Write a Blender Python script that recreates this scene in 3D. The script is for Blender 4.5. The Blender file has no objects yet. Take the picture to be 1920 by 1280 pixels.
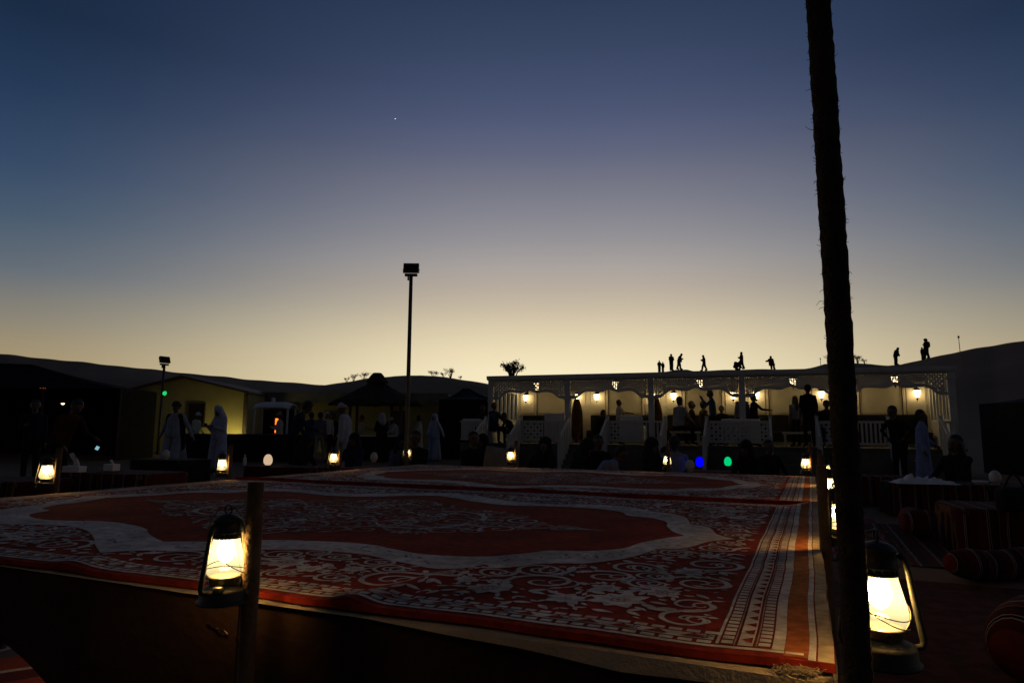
import bpy, bmesh, math, random
import numpy as np
from mathutils import Vector, Matrix, noise as mnoise

random.seed(7)
scene = bpy.context.scene
col = scene.collection
R = math.radians

# ------------------------------------------------------------------ camera
FPX, PITCH, ROLL, CAMH = 1280.0, math.atan(167.5 / 1280.0), R(0.4), 1.15
cp, sp, cr, sr = math.cos(PITCH), math.sin(PITCH), math.cos(ROLL), math.sin(ROLL)
cam_d = bpy.data.cameras.new('camera'); cam = bpy.data.objects.new('camera', cam_d); col.objects.link(cam)
cam_d.sensor_width = 36.0; cam_d.lens = 24.0; cam_d.clip_start = 0.05; cam_d.clip_end = 6000
rx, up, fw = Vector((cr, -sr * sp, sr * cp)), Vector((-sr, -cr * sp, cr * cp)), Vector((0, cp, sp))
cam.matrix_world = Matrix(((rx.x, up.x, -fw.x, 0), (rx.y, up.y, -fw.y, 0), (rx.z, up.z, -fw.z, CAMH), (0, 0, 0, 1)))
scene.camera = cam

# ------------------------------------------------------------------ sky
def lin(c):
    o = []
    for x in c[:3]:
        x = x / 255.0
        o.append(x / 12.92 if x <= 0.04045 else ((x + 0.055) / 1.055) ** 2.4)
    return (*o, 1.0)
world = bpy.data.worlds.new('World'); scene.world = world; world.use_nodes = True
wn, wl = world.node_tree.nodes, world.node_tree.links
for n in list(wn): wn.remove(n)
def wmath(op, a, b=None, c=None):
    n = wn.new('ShaderNodeMath'); n.operation = op
    for i, x in enumerate((a, b, c)):
        if x is None: continue
        if isinstance(x, (int, float)): n.inputs[i].default_value = x
        else: wl.new(x, n.inputs[i])
    return n.outputs[0]
tc = wn.new('ShaderNodeTexCoord'); sx = wn.new('ShaderNodeSeparateXYZ')
wl.new(tc.outputs['Generated'], sx.inputs[0])
elev = wmath('DIVIDE', wmath('MAXIMUM', wmath('ARCSINE', sx.outputs[2]), 0.0), math.pi / 2)
az = wmath('ABSOLUTE', wmath('SUBTRACT', wmath('ARCTAN2', sx.outputs[0], sx.outputs[1]), R(4.5)))
def sstep(v, a, b):
    n = wn.new('ShaderNodeMapRange'); n.interpolation_type = 'SMOOTHSTEP'
    wl.new(v, n.inputs['Value']); n.inputs['From Min'].default_value = a; n.inputs['From Max'].default_value = b
    return n.outputs['Result']
def ramp(stops):
    n = wn.new('ShaderNodeValToRGB'); cr_ = n.color_ramp; cr_.interpolation = 'LINEAR'
    while len(cr_.elements) < len(stops): cr_.elements.new(0.5)
    for e, (p, c) in zip(cr_.elements, stops): e.position = p / 90.0; e.color = lin(c)
    wl.new(elev, n.inputs[0]); return n.outputs[0]
SKY_C = [(0, (252, 236, 188)), (4.8, (247, 233, 194)), (6.6, (238, 222, 184)), (8.3, (222, 207, 174)), (10.1, (202, 188, 164)),
         (11.9, (184, 172, 158)), (13.7, (169, 162, 158)), (15.9, (149, 146, 150)), (18.1, (132, 132, 143)), (20.7, (114, 116, 132)),
         (22.8, (97, 102, 126)), (25.2, (81, 90, 119)), (27.6, (68, 80, 110)), (30.7, (57, 70, 98)), (34, (46, 60, 87)), (60, (32, 40, 60)), (90, (29, 34, 46))]
SKY_S = [(0, (190, 162, 110)), (5.6, (156, 142, 114)), (7.4, (137, 131, 117)), (10.9, (97, 107, 118)), (14.5, (70, 89, 110)),
         (17.9, (53, 74, 102)), (23, (36, 57, 86)), (27.7, (26, 43, 68)), (38, (27, 41, 68)), (60, (28, 36, 54)), (90, (29, 34, 46))]
SKY_B = [(0, (35, 35, 38)), (8, (40, 40, 44)), (20, (37, 38, 44)), (45, (32, 35, 44)), (90, (29, 34, 46))]
def wmix(f, a, b):
    n = wn.new('ShaderNodeMix'); n.data_type = 'RGBA'
    wl.new(f, n.inputs[0]); wl.new(a, n.inputs[6]); wl.new(b, n.inputs[7]); return n.outputs[2]
sky_col = wmix(sstep(az, R(42), R(150)), wmix(sstep(az, R(3), R(44)), ramp(SKY_C), ramp(SKY_S)), ramp(SKY_B))
bg = wn.new('ShaderNodeBackground'); wl.new(sky_col, bg.inputs[0]); bg.inputs[1].default_value = 1.0
wo = wn.new('ShaderNodeOutputWorld'); wl.new(bg.outputs[0], wo.inputs[0])
sun_d = bpy.data.lights.new('sun', 'SUN'); sun_d.energy = 0.02; sun_d.angle = R(8); sun_d.color = (1, .72, .42)
sun = bpy.data.objects.new('sun', sun_d); col.objects.link(sun)
sun.rotation_euler = Vector((0.05, 1, 0.03)).to_track_quat('Z', 'Y').to_euler()   # just at the skyline, already set behind the dunes

scene.view_settings.view_transform = 'Standard'; scene.view_settings.look = 'None'
scene.view_settings.exposure = 0; scene.view_settings.gamma = 1; scene.view_settings.use_curve_mapping = False
scene.render.engine = 'CYCLES'
scene.cycles.use_denoising = True
scene.cycles.max_bounces = 6; scene.cycles.diffuse_bounces = 3; scene.cycles.glossy_bounces = 2
scene.cycles.transparent_max_bounces = 12; scene.cycles.sample_clamp_indirect = 4
scene.cycles.caustics_reflective = False; scene.cycles.caustics_refractive = False

# ------------------------------------------------------------------ helpers
def at(px, py, depth):
    """world point that lies `depth` metres ahead (along Y) on the sight line of photo pixel (px,py)"""
    u, v = (px - 960) / FPX, (640 - py) / FPX
    u, v = u * cr - v * sr, u * sr + v * cr
    d = Vector((u, cp - v * sp, sp + v * cp)); t = depth / d.y
    return Vector((0, 0, CAMH)) + d * t
def flat(px, depth, z=0.0):
    p = at(px, 808, depth); return Vector((p.x, p.y, z))

def newmat(name):
    m = bpy.data.materials.new(name); m.use_nodes = True
    return m, m.node_tree.nodes, m.node_tree.links, m.node_tree.nodes['Principled BSDF']
def mat(name, c, rough=.8, metal=0, var=.25, scale=6.0, bump=.15, bscale=60.0, coord='Object', sheen=0):
    m, n, l, b = newmat(name)
    b.inputs['Roughness'].default_value = rough; b.inputs['Metallic'].default_value = metal
    b.inputs['Specular IOR Level'].default_value = .5 if rough < .72 else .15
    t = n.new('ShaderNodeTexCoord'); z = n.new('ShaderNodeTexNoise'); z.inputs['Scale'].default_value = scale; z.inputs['Detail'].default_value = 5
    l.new(t.outputs[coord], z.inputs['Vector'])
    r = n.new('ShaderNodeMapRange'); r.inputs['From Min'].default_value = .3; r.inputs['From Max'].default_value = .7
    r.inputs['To Min'].default_value = 1 - var; r.inputs['To Max'].default_value = 1 + var; l.new(z.outputs['Fac'], r.inputs['Value'])
    mx = n.new('ShaderNodeVectorMath'); mx.operation = 'SCALE'; mx.inputs[0].default_value = c[:3]; l.new(r.outputs[0], mx.inputs['Scale'])
    l.new(mx.outputs[0], b.inputs['Base Color'])
    if bump:
        z2 = n.new('ShaderNodeTexNoise'); z2.inputs['Scale'].default_value = bscale; z2.inputs['Detail'].default_value = 3
        l.new(t.outputs[coord], z2.inputs['Vector'])
        bp = n.new('ShaderNodeBump'); bp.inputs['Strength'].default_value = bump; bp.inputs['Distance'].default_value = .01
        l.new(z2.outputs['Fac'], bp.inputs['Height']); l.new(bp.outputs[0], b.inputs['Normal'])
    return m
def emit(name, c, s):
    m = bpy.data.materials.new(name); m.use_nodes = True; n = m.node_tree.nodes; l = m.node_tree.links
    for x in list(n): n.remove(x)
    e = n.new('ShaderNodeEmission'); e.inputs[0].default_value = (*c, 1); e.inputs[1].default_value = s
    o = n.new('ShaderNodeOutputMaterial'); l.new(e.outputs[0], o.inputs[0]); return m
def stripes(name, axis, period, bands, rough=.9, warp=.02):
    """woven cloth with coloured warp bands along one local axis"""
    m, n, l, b = newmat(name); b.inputs['Roughness'].default_value = rough; b.inputs['Specular IOR Level'].default_value = .1
    t = n.new('ShaderNodeTexCoord'); s = n.new('ShaderNodeSeparateXYZ'); l.new(t.outputs['Object'], s.inputs[0])
    z = n.new('ShaderNodeTexNoise'); z.inputs['Scale'].default_value = 7; l.new(t.outputs['Object'], z.inputs['Vector'])
    a = n.new('ShaderNodeMath'); a.operation = 'MULTIPLY_ADD'; a.inputs[1].default_value = warp; l.new(z.outputs['Fac'], a.inputs[0]); l.new(s.outputs[axis], a.inputs[2])
    d = n.new('ShaderNodeMath'); d.operation = 'DIVIDE'; d.inputs[1].default_value = period; l.new(a.outputs[0], d.inputs[0])
    f = n.new('ShaderNodeMath'); f.operation = 'FRACT'; l.new(d.outputs[0], f.inputs[0])
    r = n.new('ShaderNodeValToRGB'); r.color_ramp.interpolation = 'CONSTANT'
    while len(r.color_ramp.elements) < len(bands): r.color_ramp.elements.new(.5)
    for e, (p, c) in zip(r.color_ramp.elements, bands): e.position = p; e.color = (*c, 1)
    l.new(f.outputs[0], r.inputs[0])
    z2 = n.new('ShaderNodeTexNoise'); z2.inputs['Scale'].default_value = 90; l.new(t.outputs['Object'], z2.inputs['Vector'])
    mm = n.new('ShaderNodeMix'); mm.data_type = 'RGBA'; mm.blend_type = 'MULTIPLY'; mm.inputs[0].default_value = .5
    l.new(r.outputs[0], mm.inputs[6]); l.new(z2.outputs['Color'], mm.inputs[7]); l.new(mm.outputs[2], b.inputs['Base Color'])
    bp = n.new('ShaderNodeBump'); bp.inputs['Strength'].default_value = .4; bp.inputs['Distance'].default_value = .004
    l.new(z2.outputs['Fac'], bp.inputs['Height']); l.new(bp.outputs[0], b.inputs['Normal'])
    return m

class MB:
    def __init__(s): s.v = []; s.f = []; s.m = []
    def add(s, vs, fs, mi=0):
        o = len(s.v); s.v.extend(tuple(p) for p in vs); s.f.extend(tuple(i + o for i in f) for f in fs); s.m.extend([mi] * len(fs)); return s
    def box(s, x0, x1, y0, y1, z0, z1, mi=0, M=None):
        vs = [Vector(p) for p in ((x0, y0, z0), (x1, y0, z0), (x1, y1, z0), (x0, y1, z0), (x0, y0, z1), (x1, y0, z1), (x1, y1, z1), (x0, y1, z1))]
        if M is not None: vs = [M @ p for p in vs]
        return s.add(vs, [(0, 3, 2, 1), (4, 5, 6, 7), (0, 1, 5, 4), (1, 2, 6, 5), (2, 3, 7, 6), (3, 0, 4, 7)], mi)
    def bar(s, a, b, w, h, mi=0):
        a, b = Vector(a), Vector(b); L = (b - a).length
        q = (b - a).to_track_quat('X', 'Z').to_matrix().to_4x4(); q.translation = a
        return s.box(0, L, -w / 2, w / 2, -h / 2, h / 2, mi, q)
    def tube(s, pts, r, n=8, mi=0, closed=False):
        pts = [Vector(p) for p in pts]; k = len(pts); rr = r if hasattr(r, '__len__') else [r] * k
        vs = []; prev = None
        for i, p in enumerate(pts):
            t = (pts[(i + 1) % k] - pts[i - 1]) if closed else (pts[min(i + 1, k - 1)] - pts[max(i - 1, 0)])
            t.normalize()
            if prev is None:
                a = Vector((0, 0, 1)) if abs(t.z) < .9 else Vector((1, 0, 0)); u = t.cross(a).normalized()
            else: u = (prev - t * prev.dot(t)).normalized()
            prev = u; w = t.cross(u)
            for j in range(n):
                c = 2 * math.pi * j / n; vs.append(p + (u * math.cos(c) + w * math.sin(c)) * rr[i])
        fs = []
        for i in range(k if closed else k - 1):
            a, b = i * n, ((i + 1) % k) * n
            for j in range(n): fs.append((a + j, a + (j + 1) % n, b + (j + 1) % n, b + j))
        if not closed: fs += [tuple(range(n - 1, -1, -1)), tuple((k - 1) * n + j for j in range(n))]
        return s.add(vs, fs, mi)
    def lathe(s, prof, n=20, mi=0, c=(0, 0, 0), cap=True, jit=None):
        vs = []; k = len(prof)
        for i, (r, z) in enumerate(prof):
            for j in range(n):
                a = 2 * math.pi * j / n; q = r * (jit(a, z) if jit else 1)
                vs.append((c[0] + q * math.cos(a), c[1] + q * math.sin(a), c[2] + z))
        fs = [(i * n + j, i * n + (j + 1) % n, (i + 1) * n + (j + 1) % n, (i + 1) * n + j) for i in range(k - 1) for j in range(n)]
        if cap: fs += [tuple(range(n - 1, -1, -1)), tuple((k - 1) * n + j for j in range(n))]
        return s.add(vs, fs, mi)
    def rbox(s, x0, x1, y0, y1, z0, z1, b, mi=0, seg=3):
        """rounded slab: rings of a rounded rectangle, top and bottom eased"""
        rings = []
        prof = [(b * (1 - math.sin(t * math.pi / 2 / seg)), z0 + b * (1 - math.cos(t * math.pi / 2 / seg))) for t in range(seg + 1)]
        prof += [(b * (1 - math.cos(t * math.pi / 2 / seg)), z1 - b + b * math.sin(t * math.pi / 2 / seg)) for t in range(seg + 1)]
        vs = []; N = 4 * (seg + 1)
        for ins, z in prof:
            for ci, (cx, cy, a0) in enumerate(((x1 - b, y1 - b, 0), (x0 + b, y1 - b, 90), (x0 + b, y0 + b, 180), (x1 - b, y0 + b, 270))):
                for t in range(seg + 1):
                    a = R(a0 + 90 * t / seg); r = b - ins; vs.append((cx + r * math.cos(a), cy + r * math.sin(a), z))
        k = len(prof)
        fs = [(i * N + j, i * N + (j + 1) % N, (i + 1) * N + (j + 1) % N, (i + 1) * N + j) for i in range(k - 1) for j in range(N)]
        fs += [tuple(range(N - 1, -1, -1)), tuple((k - 1) * N + j for j in range(N))]
        return s.add(vs, fs, mi)
    def build(s, name, mats, parent=None, smooth=False, loc=None, rz=0):
        me = bpy.data.meshes.new(name); me.from_pydata(s.v, [], s.f)
        for m in (mats if isinstance(mats, (list, tuple)) else [mats]): me.materials.append(m)
        me.polygons.foreach_set('material_index', s.m)
        if smooth: me.polygons.foreach_set('use_smooth', [True] * len(me.polygons))
        me.update()
        return link(name, me, parent, loc, rz)
def link(name, me, parent=None, loc=None, rz=0):
    o = bpy.data.objects.new(name, me); col.objects.link(o)
    if parent is not None: o.parent = parent
    if loc is not None: o.location = loc
    o.rotation_euler = (0, 0, rz); return o
def tag(o, label=None, cat=None, group=None, kind=None):
    if label: o['label'] = label
    if cat: o['category'] = cat
    if group: o['group'] = group
    if kind: o['kind'] = kind
    return o
def thing(name, label, cat, loc=(0, 0, 0), rz=0, group=None):
    o = bpy.data.objects.new(name, None); col.objects.link(o); o.location = loc; o.rotation_euler = (0, 0, rz)
    o.empty_display_size = .1
    return tag(o, label, cat, group)
def copy_tree(o, parent=None):
    c = o.copy(); col.objects.link(c); c.parent = parent
    for ch in list(o.children): copy_tree(ch, c)
    return c

# ------------------------------------------------------------------ materials
M = dict(
    tan=mat('tan_render', (.34, .29, .14), .9, var=.15, scale=1.5, bump=.3, bscale=18),
    sand=mat('sand', (.17, .115, .07), .95, var=.2, scale=1.5, bump=.5, bscale=25),
    dune=mat('dune_sand', (.23, .16, .105), .95, var=.12, scale=.15, bump=.3, bscale=3),
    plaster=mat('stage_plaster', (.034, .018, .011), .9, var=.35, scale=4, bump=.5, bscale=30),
    canvas=mat('canvas', (.40, .34, .24), .95, var=.2, scale=9, bump=.4, bscale=120),
    wood=mat('post_wood', (.12, .08, .048), .8, var=.35, scale=14, bump=.7, bscale=70),
    darkwood=mat('dark_wood', (.07, .045, .03), .7, var=.3, scale=8, bump=.3),
    rope=mat('palm_fibre', (.05, .035, .022), .95, var=.4, scale=30, bump=.9, bscale=160),
    steel=mat('painted_steel', (.06, .06, .065), .5, metal=.3, var=.15, scale=10, bump=.05),
    tin=mat('lantern_tin', (.014, .016, .013), .55, metal=.2, var=.3, scale=40, bump=.1, bscale=200),
    brass=mat('lantern_collar', (.30, .26, .14), .35, metal=.7, var=.3, scale=50, bump=.1, bscale=200),
    wire=mat('wire', (.10, .09, .06), .4, metal=.8, var=.1, bump=0),
    white=mat('white_paint', (.62, .62, .60), .6, var=.1, scale=3, bump=.08, bscale=40),
    cream=mat('cream_wall', (.68, .61, .46), .75, var=.08, scale=2.5, bump=.08, bscale=50),
    grey=mat('grey_render', (.16, .155, .14), .9, var=.2, scale=2, bump=.3, bscale=20),
    yellow=mat('yellow_render', (.46, .40, .17), .9, var=.12, scale=1.5, bump=.3, bscale=18),
    black=mat('black_tent_cloth', (.012, .012, .013), .95, var=.4, scale=5, bump=.3),
    thatch=mat('thatch', (.05, .042, .028), .95, var=.5, scale=25, bump=.9, bscale=60),
    dark=mat('dark_cloth', (.02, .018, .018), .9, var=.3, scale=6, bump=.2),
    darkred=mat('dark_red_rug', (.07, .022, .014), .95, var=.45, scale=9, bump=.5, bscale=90),
    redcloth=mat('red_cloth', (.16, .028, .022), .92, var=.3, scale=8, bump=.3, bscale=90),
    greencloth=mat('green_cloth', (.14, .16, .03), .9, var=.2, scale=8, bump=.2),
    paper=mat('paper', (.75, .74, .72), .8, var=.05, scale=6, bump=.05),
    brownfab=mat('curtain_brown', (.16, .075, .025), .9, var=.25, scale=8, bump=.2),
    skin=mat('skin', (.30, .17, .11), .6, var=.1, scale=10, bump=0),
    darkskin=mat('dark_skin', (.12, .065, .04), .6, var=.1, scale=10, bump=0),
    hair=mat('hair', (.012, .010, .009), .7, var=.3, scale=40, bump=.2),
    shoe=mat('shoe_leather', (.02, .016, .013), .6, var=.2, bump=0),
    leaf=mat('leaf', (.05, .06, .025), .8, var=.4, scale=8, bump=0),
    bark=mat('bark', (.07, .05, .035), .9, var=.3, scale=12, bump=.5),
    bulbglass=mat('egg_plastic', (.55, .53, .50), .5, var=.05, bump=0),
)
CL = {}
def cloth(c):
    k = tuple(round(x, 3) for x in c)
    if k not in CL: CL[k] = mat('clothing_%d' % len(CL), k, .9, var=.15, scale=9, bump=.2, bscale=50)
    return CL[k]
WHITE, PALE, BLUEW = (.62, .61, .64), (.5, .48, .44), (.38, .44, .66)
BLACK, NAVY, GREY, TEAL, REDC, DBLUE = (.015, .015, .017), (.02, .03, .07), (.13, .14, .16), (.05, .17, .20), (.14, .03, .03), (.035, .06, .13)

# ------------------------------------------------------------------ ground and dunes
g = MB()
ext = [-4000, -900, -300, -120, -60, -30, -15, 0, 15, 30, 60, 120, 300, 900, 4000]
gv = [(x, y, 0) for y in ext for x in ext]; n_ = len(ext)
g.add(gv, [(j * n_ + i, j * n_ + i + 1, (j + 1) * n_ + i + 1, (j + 1) * n_ + i) for j in range(n_ - 1) for i in range(n_ - 1)])
tag(g.build('ground', M['sand']), kind='structure')

RIDGE = [(-900, 640, 66), (-400, 646, 62), (-150, 652, 60), (0, 663, 60), (100, 673, 61), (200, 683, 62), (330, 697, 65), (460, 710, 70), (560, 718, 72),
         (610, 721, 74), (660, 714, 72), (700, 707.5, 70), (740, 704, 70), (790, 703, 70), (850, 708, 70), (915, 719, 70), (1000, 722, 72), (1100, 712, 75),
         (1180, 702, 78), (1225, 698.5, 80), (1250, 695.5, 80), (1268, 692, 80), (1288, 692.5, 80), (1300, 695.5, 80), (1340, 694, 80), (1400, 691.5, 80),
         (1450, 692, 80), (1500, 692.5, 78), (1522, 688, 76), (1545, 682, 74), (1580, 679, 73), (1620, 681.5, 72), (1665, 684, 70), (1690, 683, 68),
         (1740, 671.5, 64), (1800, 657.5, 60), (1860, 648, 58), (1920, 637.5, 55), (2100, 612, 52), (2500, 596, 52), (3200, 600, 55)]
RP = [(r[0], at(*r)) for r in RIDGE]
def ridge(px):
    for (x0, a), (x1, b) in zip(RP, RP[1:]):
        if x0 <= px <= x1: return a.lerp(b, (px - x0) / (x1 - x0))
dn = MB(); cols_ = []
fr = [.42, .5, .58, .66, .74, .82, .89, .945, .98, 1.0, 1.02, 1.06, 1.14, 1.3, 1.6, 2.2]
xs = []
for (x0, a), (x1, b) in zip(RP, RP[1:]):
    k = max(1, int((x1 - x0) / 7)); xs += [x0 + (x1 - x0) * i / k for i in range(k)]
xs.append(RP[-1][0])
for x in xs:
    p = ridge(x); zr = p.z + .05 * math.sin(x * .071) * math.sin(x * .023 + 1)
    for f in fr:
        if f <= 1: t = (f - .42) / .58; z = zr * (t * t * (3 - 2 * t) * .45 + .55 * t ** 1.6) - .02
        else: z = max(zr - (f - 1) * p.y * (.30 if f < 1.2 else .2), -.02 if f > 1.5 else .5)
        w = mnoise.noise(Vector((p.x * f * .12, p.y * f * .12, 0))) * (.5 if f < .95 else .0)
        dn.v.append((p.x * f, p.y * f, z + w * min(1, (f - .42) * 4)))
nf = len(fr)
for i in range(len(xs) - 1):
    for j in range(nf - 1): dn.f.append((i * nf + j, (i + 1) * nf + j, (i + 1) * nf + j + 1, i * nf + j + 1)); dn.m.append(0)
tag(dn.build('dune', M['dune'], smooth=True), kind='structure')

# ------------------------------------------------------------------ stage with its two carpets
TH = R(-23.5)
AX, BY = Vector((math.cos(TH), math.sin(TH), 0)), Vector((-math.sin(TH), math.cos(TH), 0))
SO = Vector((.5555, 1.2351, 0)); ST = .738
def sloc(x, y, z=0.0): return SO + AX * x + BY * y + Vector((0, 0, z))
SW, SD = 4.30, 5.70
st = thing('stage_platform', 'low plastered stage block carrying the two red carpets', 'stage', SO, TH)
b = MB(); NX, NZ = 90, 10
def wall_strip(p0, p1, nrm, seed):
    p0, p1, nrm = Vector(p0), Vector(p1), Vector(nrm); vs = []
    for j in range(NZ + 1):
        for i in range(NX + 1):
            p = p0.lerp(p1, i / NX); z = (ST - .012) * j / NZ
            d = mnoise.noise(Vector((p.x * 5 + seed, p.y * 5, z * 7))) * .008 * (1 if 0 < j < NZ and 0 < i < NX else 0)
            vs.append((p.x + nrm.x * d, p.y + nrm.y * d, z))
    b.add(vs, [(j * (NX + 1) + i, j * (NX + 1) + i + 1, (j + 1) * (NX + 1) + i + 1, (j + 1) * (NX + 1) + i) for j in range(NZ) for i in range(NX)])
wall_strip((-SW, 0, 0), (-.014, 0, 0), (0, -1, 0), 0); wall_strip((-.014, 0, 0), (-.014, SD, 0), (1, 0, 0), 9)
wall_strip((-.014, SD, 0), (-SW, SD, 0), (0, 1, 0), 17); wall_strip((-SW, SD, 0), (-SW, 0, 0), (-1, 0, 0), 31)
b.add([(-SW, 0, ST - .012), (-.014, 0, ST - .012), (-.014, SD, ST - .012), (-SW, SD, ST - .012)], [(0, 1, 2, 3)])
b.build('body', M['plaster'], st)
# flaked paint edges near the hanging lantern
for cx, cz, w, h, s in ((-1.40, .668, .07, .009, 3), (-1.325, .650, .030, .010, 5)):
    rnd = random.Random(s); top = []; bot = []; fl = MB()
    for i in range(9):
        t = i / 8; e = math.sin(math.pi * t) ** .7; jz = rnd.uniform(-.4, .4) * h
        top.append((cx - w / 2 + w * t, -.012 - .004 * e, cz + jz - .018 * t + h * e * .5)); bot.append((cx - w / 2 + w * t, -.007, cz + jz - .018 * t - h * e * .5))
    fl.add(top + bot, [(i, i + 1, 9 + i + 1, 9 + i) for i in range(8)])
    fl.build('flaked_paint', M['canvas'], st)

rug_red = None
def carpet_mat(name, c, var, scale=38):
    m, n, l, b_ = newmat(name); b_.inputs['Roughness'].default_value = 1; b_.inputs['Specular IOR Level'].default_value = .08
    t = n.new('ShaderNodeTexCoord')
    z1 = n.new('ShaderNodeTexNoise'); z1.inputs['Scale'].default_value = 3.5; z1.inputs['Detail'].default_value = 4
    z2 = n.new('ShaderNodeTexNoise'); z2.inputs['Scale'].default_value = scale; z2.inputs['Detail'].default_value = 3
    z3 = n.new('ShaderNodeTexNoise'); z3.inputs['Scale'].default_value = 420
    for z in (z1, z2, z3): l.new(t.outputs['Object'], z.inputs['Vector'])
    a = n.new('ShaderNodeMath'); a.operation = 'MULTIPLY'; l.new(z1.outputs['Fac'], a.inputs[0]); l.new(z2.outputs['Fac'], a.inputs[1])
    r = n.new('ShaderNodeMapRange'); r.inputs['From Min'].default_value = .14; r.inputs['From Max'].default_value = .38
    r.inputs['To Min'].default_value = 1 - var; r.inputs['To Max'].default_value = 1 + var * .6; l.new(a.outputs[0], r.inputs['Value'])
    s = n.new('ShaderNodeVectorMath'); s.operation = 'SCALE'; s.inputs[0].default_value = c; l.new(r.outputs[0], s.inputs['Scale'])
    l.new(s.outputs[0], b_.inputs['Base Color'])
    bp = n.new('ShaderNodeBump'); bp.inputs['Strength'].default_value = .7; bp.inputs['Distance'].default_value = .003
    l.new(z3.outputs['Fac'], bp.inputs['Height']); l.new(bp.outputs[0], b_.inputs['Normal'])
    return m
C_RED = carpet_mat('carpet_red', (.25, .026, .013), .45)
C_IVO = carpet_mat('carpet_ivory', (.58, .54, .49), .40, 30)
C_DIM = carpet_mat('carpet_rose', (.38, .28, .25), .4)
C_EDGE = carpet_mat('carpet_edge', (.42, .34, .22), .4)
C_RUST = carpet_mat('carpet_rust', (.34, .105, .028), .4)
C_DOT = carpet_mat('carpet_dark_fleck', (.12, .13, .17), .3)
OUTQ = [(1.82, 0), (1.74, .10), (1.70, .24), (1.66, .32), (1.60, .35), (1.575, .46), (1.53, .60), (1.45, .70), (1.36, .74), (1.29, .83), (1.20, .91),
        (1.08, .945), (.95, .92), (.80, .87), (.68, .855), (.55, .88), (.42, .94), (.30, 1.01), (.18, 1.09), (.08, 1.15), (0, 1.20)]
INQ = [(1.63, 0), (1.57, .09), (1.515, .25), (1.49, .37), (1.40, .50), (1.28, .54), (1.22, .66), (1.13, .72), (.95, .77), (.80, .74), (.68, .70),
       (.52, .705), (.35, .76), (.22, .85), (.10, .92), (0, .97)]
def resample(q, k):
    # Catmull-Rom through the traced points, evenly spaced
    P = [np.array(p) for p in q]; out = []
    for i in range(len(P) - 1):
        p0, p1, p2, p3 = P[max(i - 1, 0)], P[i], P[i + 1], P[min(i + 2, len(P) - 1)]
        for s_ in range(8):
            t = s_ / 8; out.append(.5 * ((2 * p1) + (-p0 + p2) * t + (2 * p0 - 5 * p1 + 4 * p2 - p3) * t * t + (-p0 + 3 * p1 - 3 * p2 + p3) * t ** 3))
    out.append(P[-1]); out = np.array(out); d = np.r_[0, np.cumsum(np.linalg.norm(np.diff(out, axis=0), axis=1))]
    u = np.linspace(0, d[-1], k); return np.c_[np.interp(u, d, out[:, 0]), np.interp(u, d, out[:, 1])]
OQ, IQ = resample(OUTQ, 90), resample(INQ, 90)
def inside(poly, x, y):
    c = False; j = len(poly) - 1
    for i in range(len(poly)):
        if (poly[i][1] > y) != (poly[j][1] > y) and x < (poly[j][0] - poly[i][0]) * (y - poly[i][1]) / (poly[j][1] - poly[i][1]) + poly[i][0]: c = not c
        j = i
    return c
OPOLY = [(0, 0)] + [tuple(p) for p in OQ]
HX, HY = 2.115, 1.385
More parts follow.
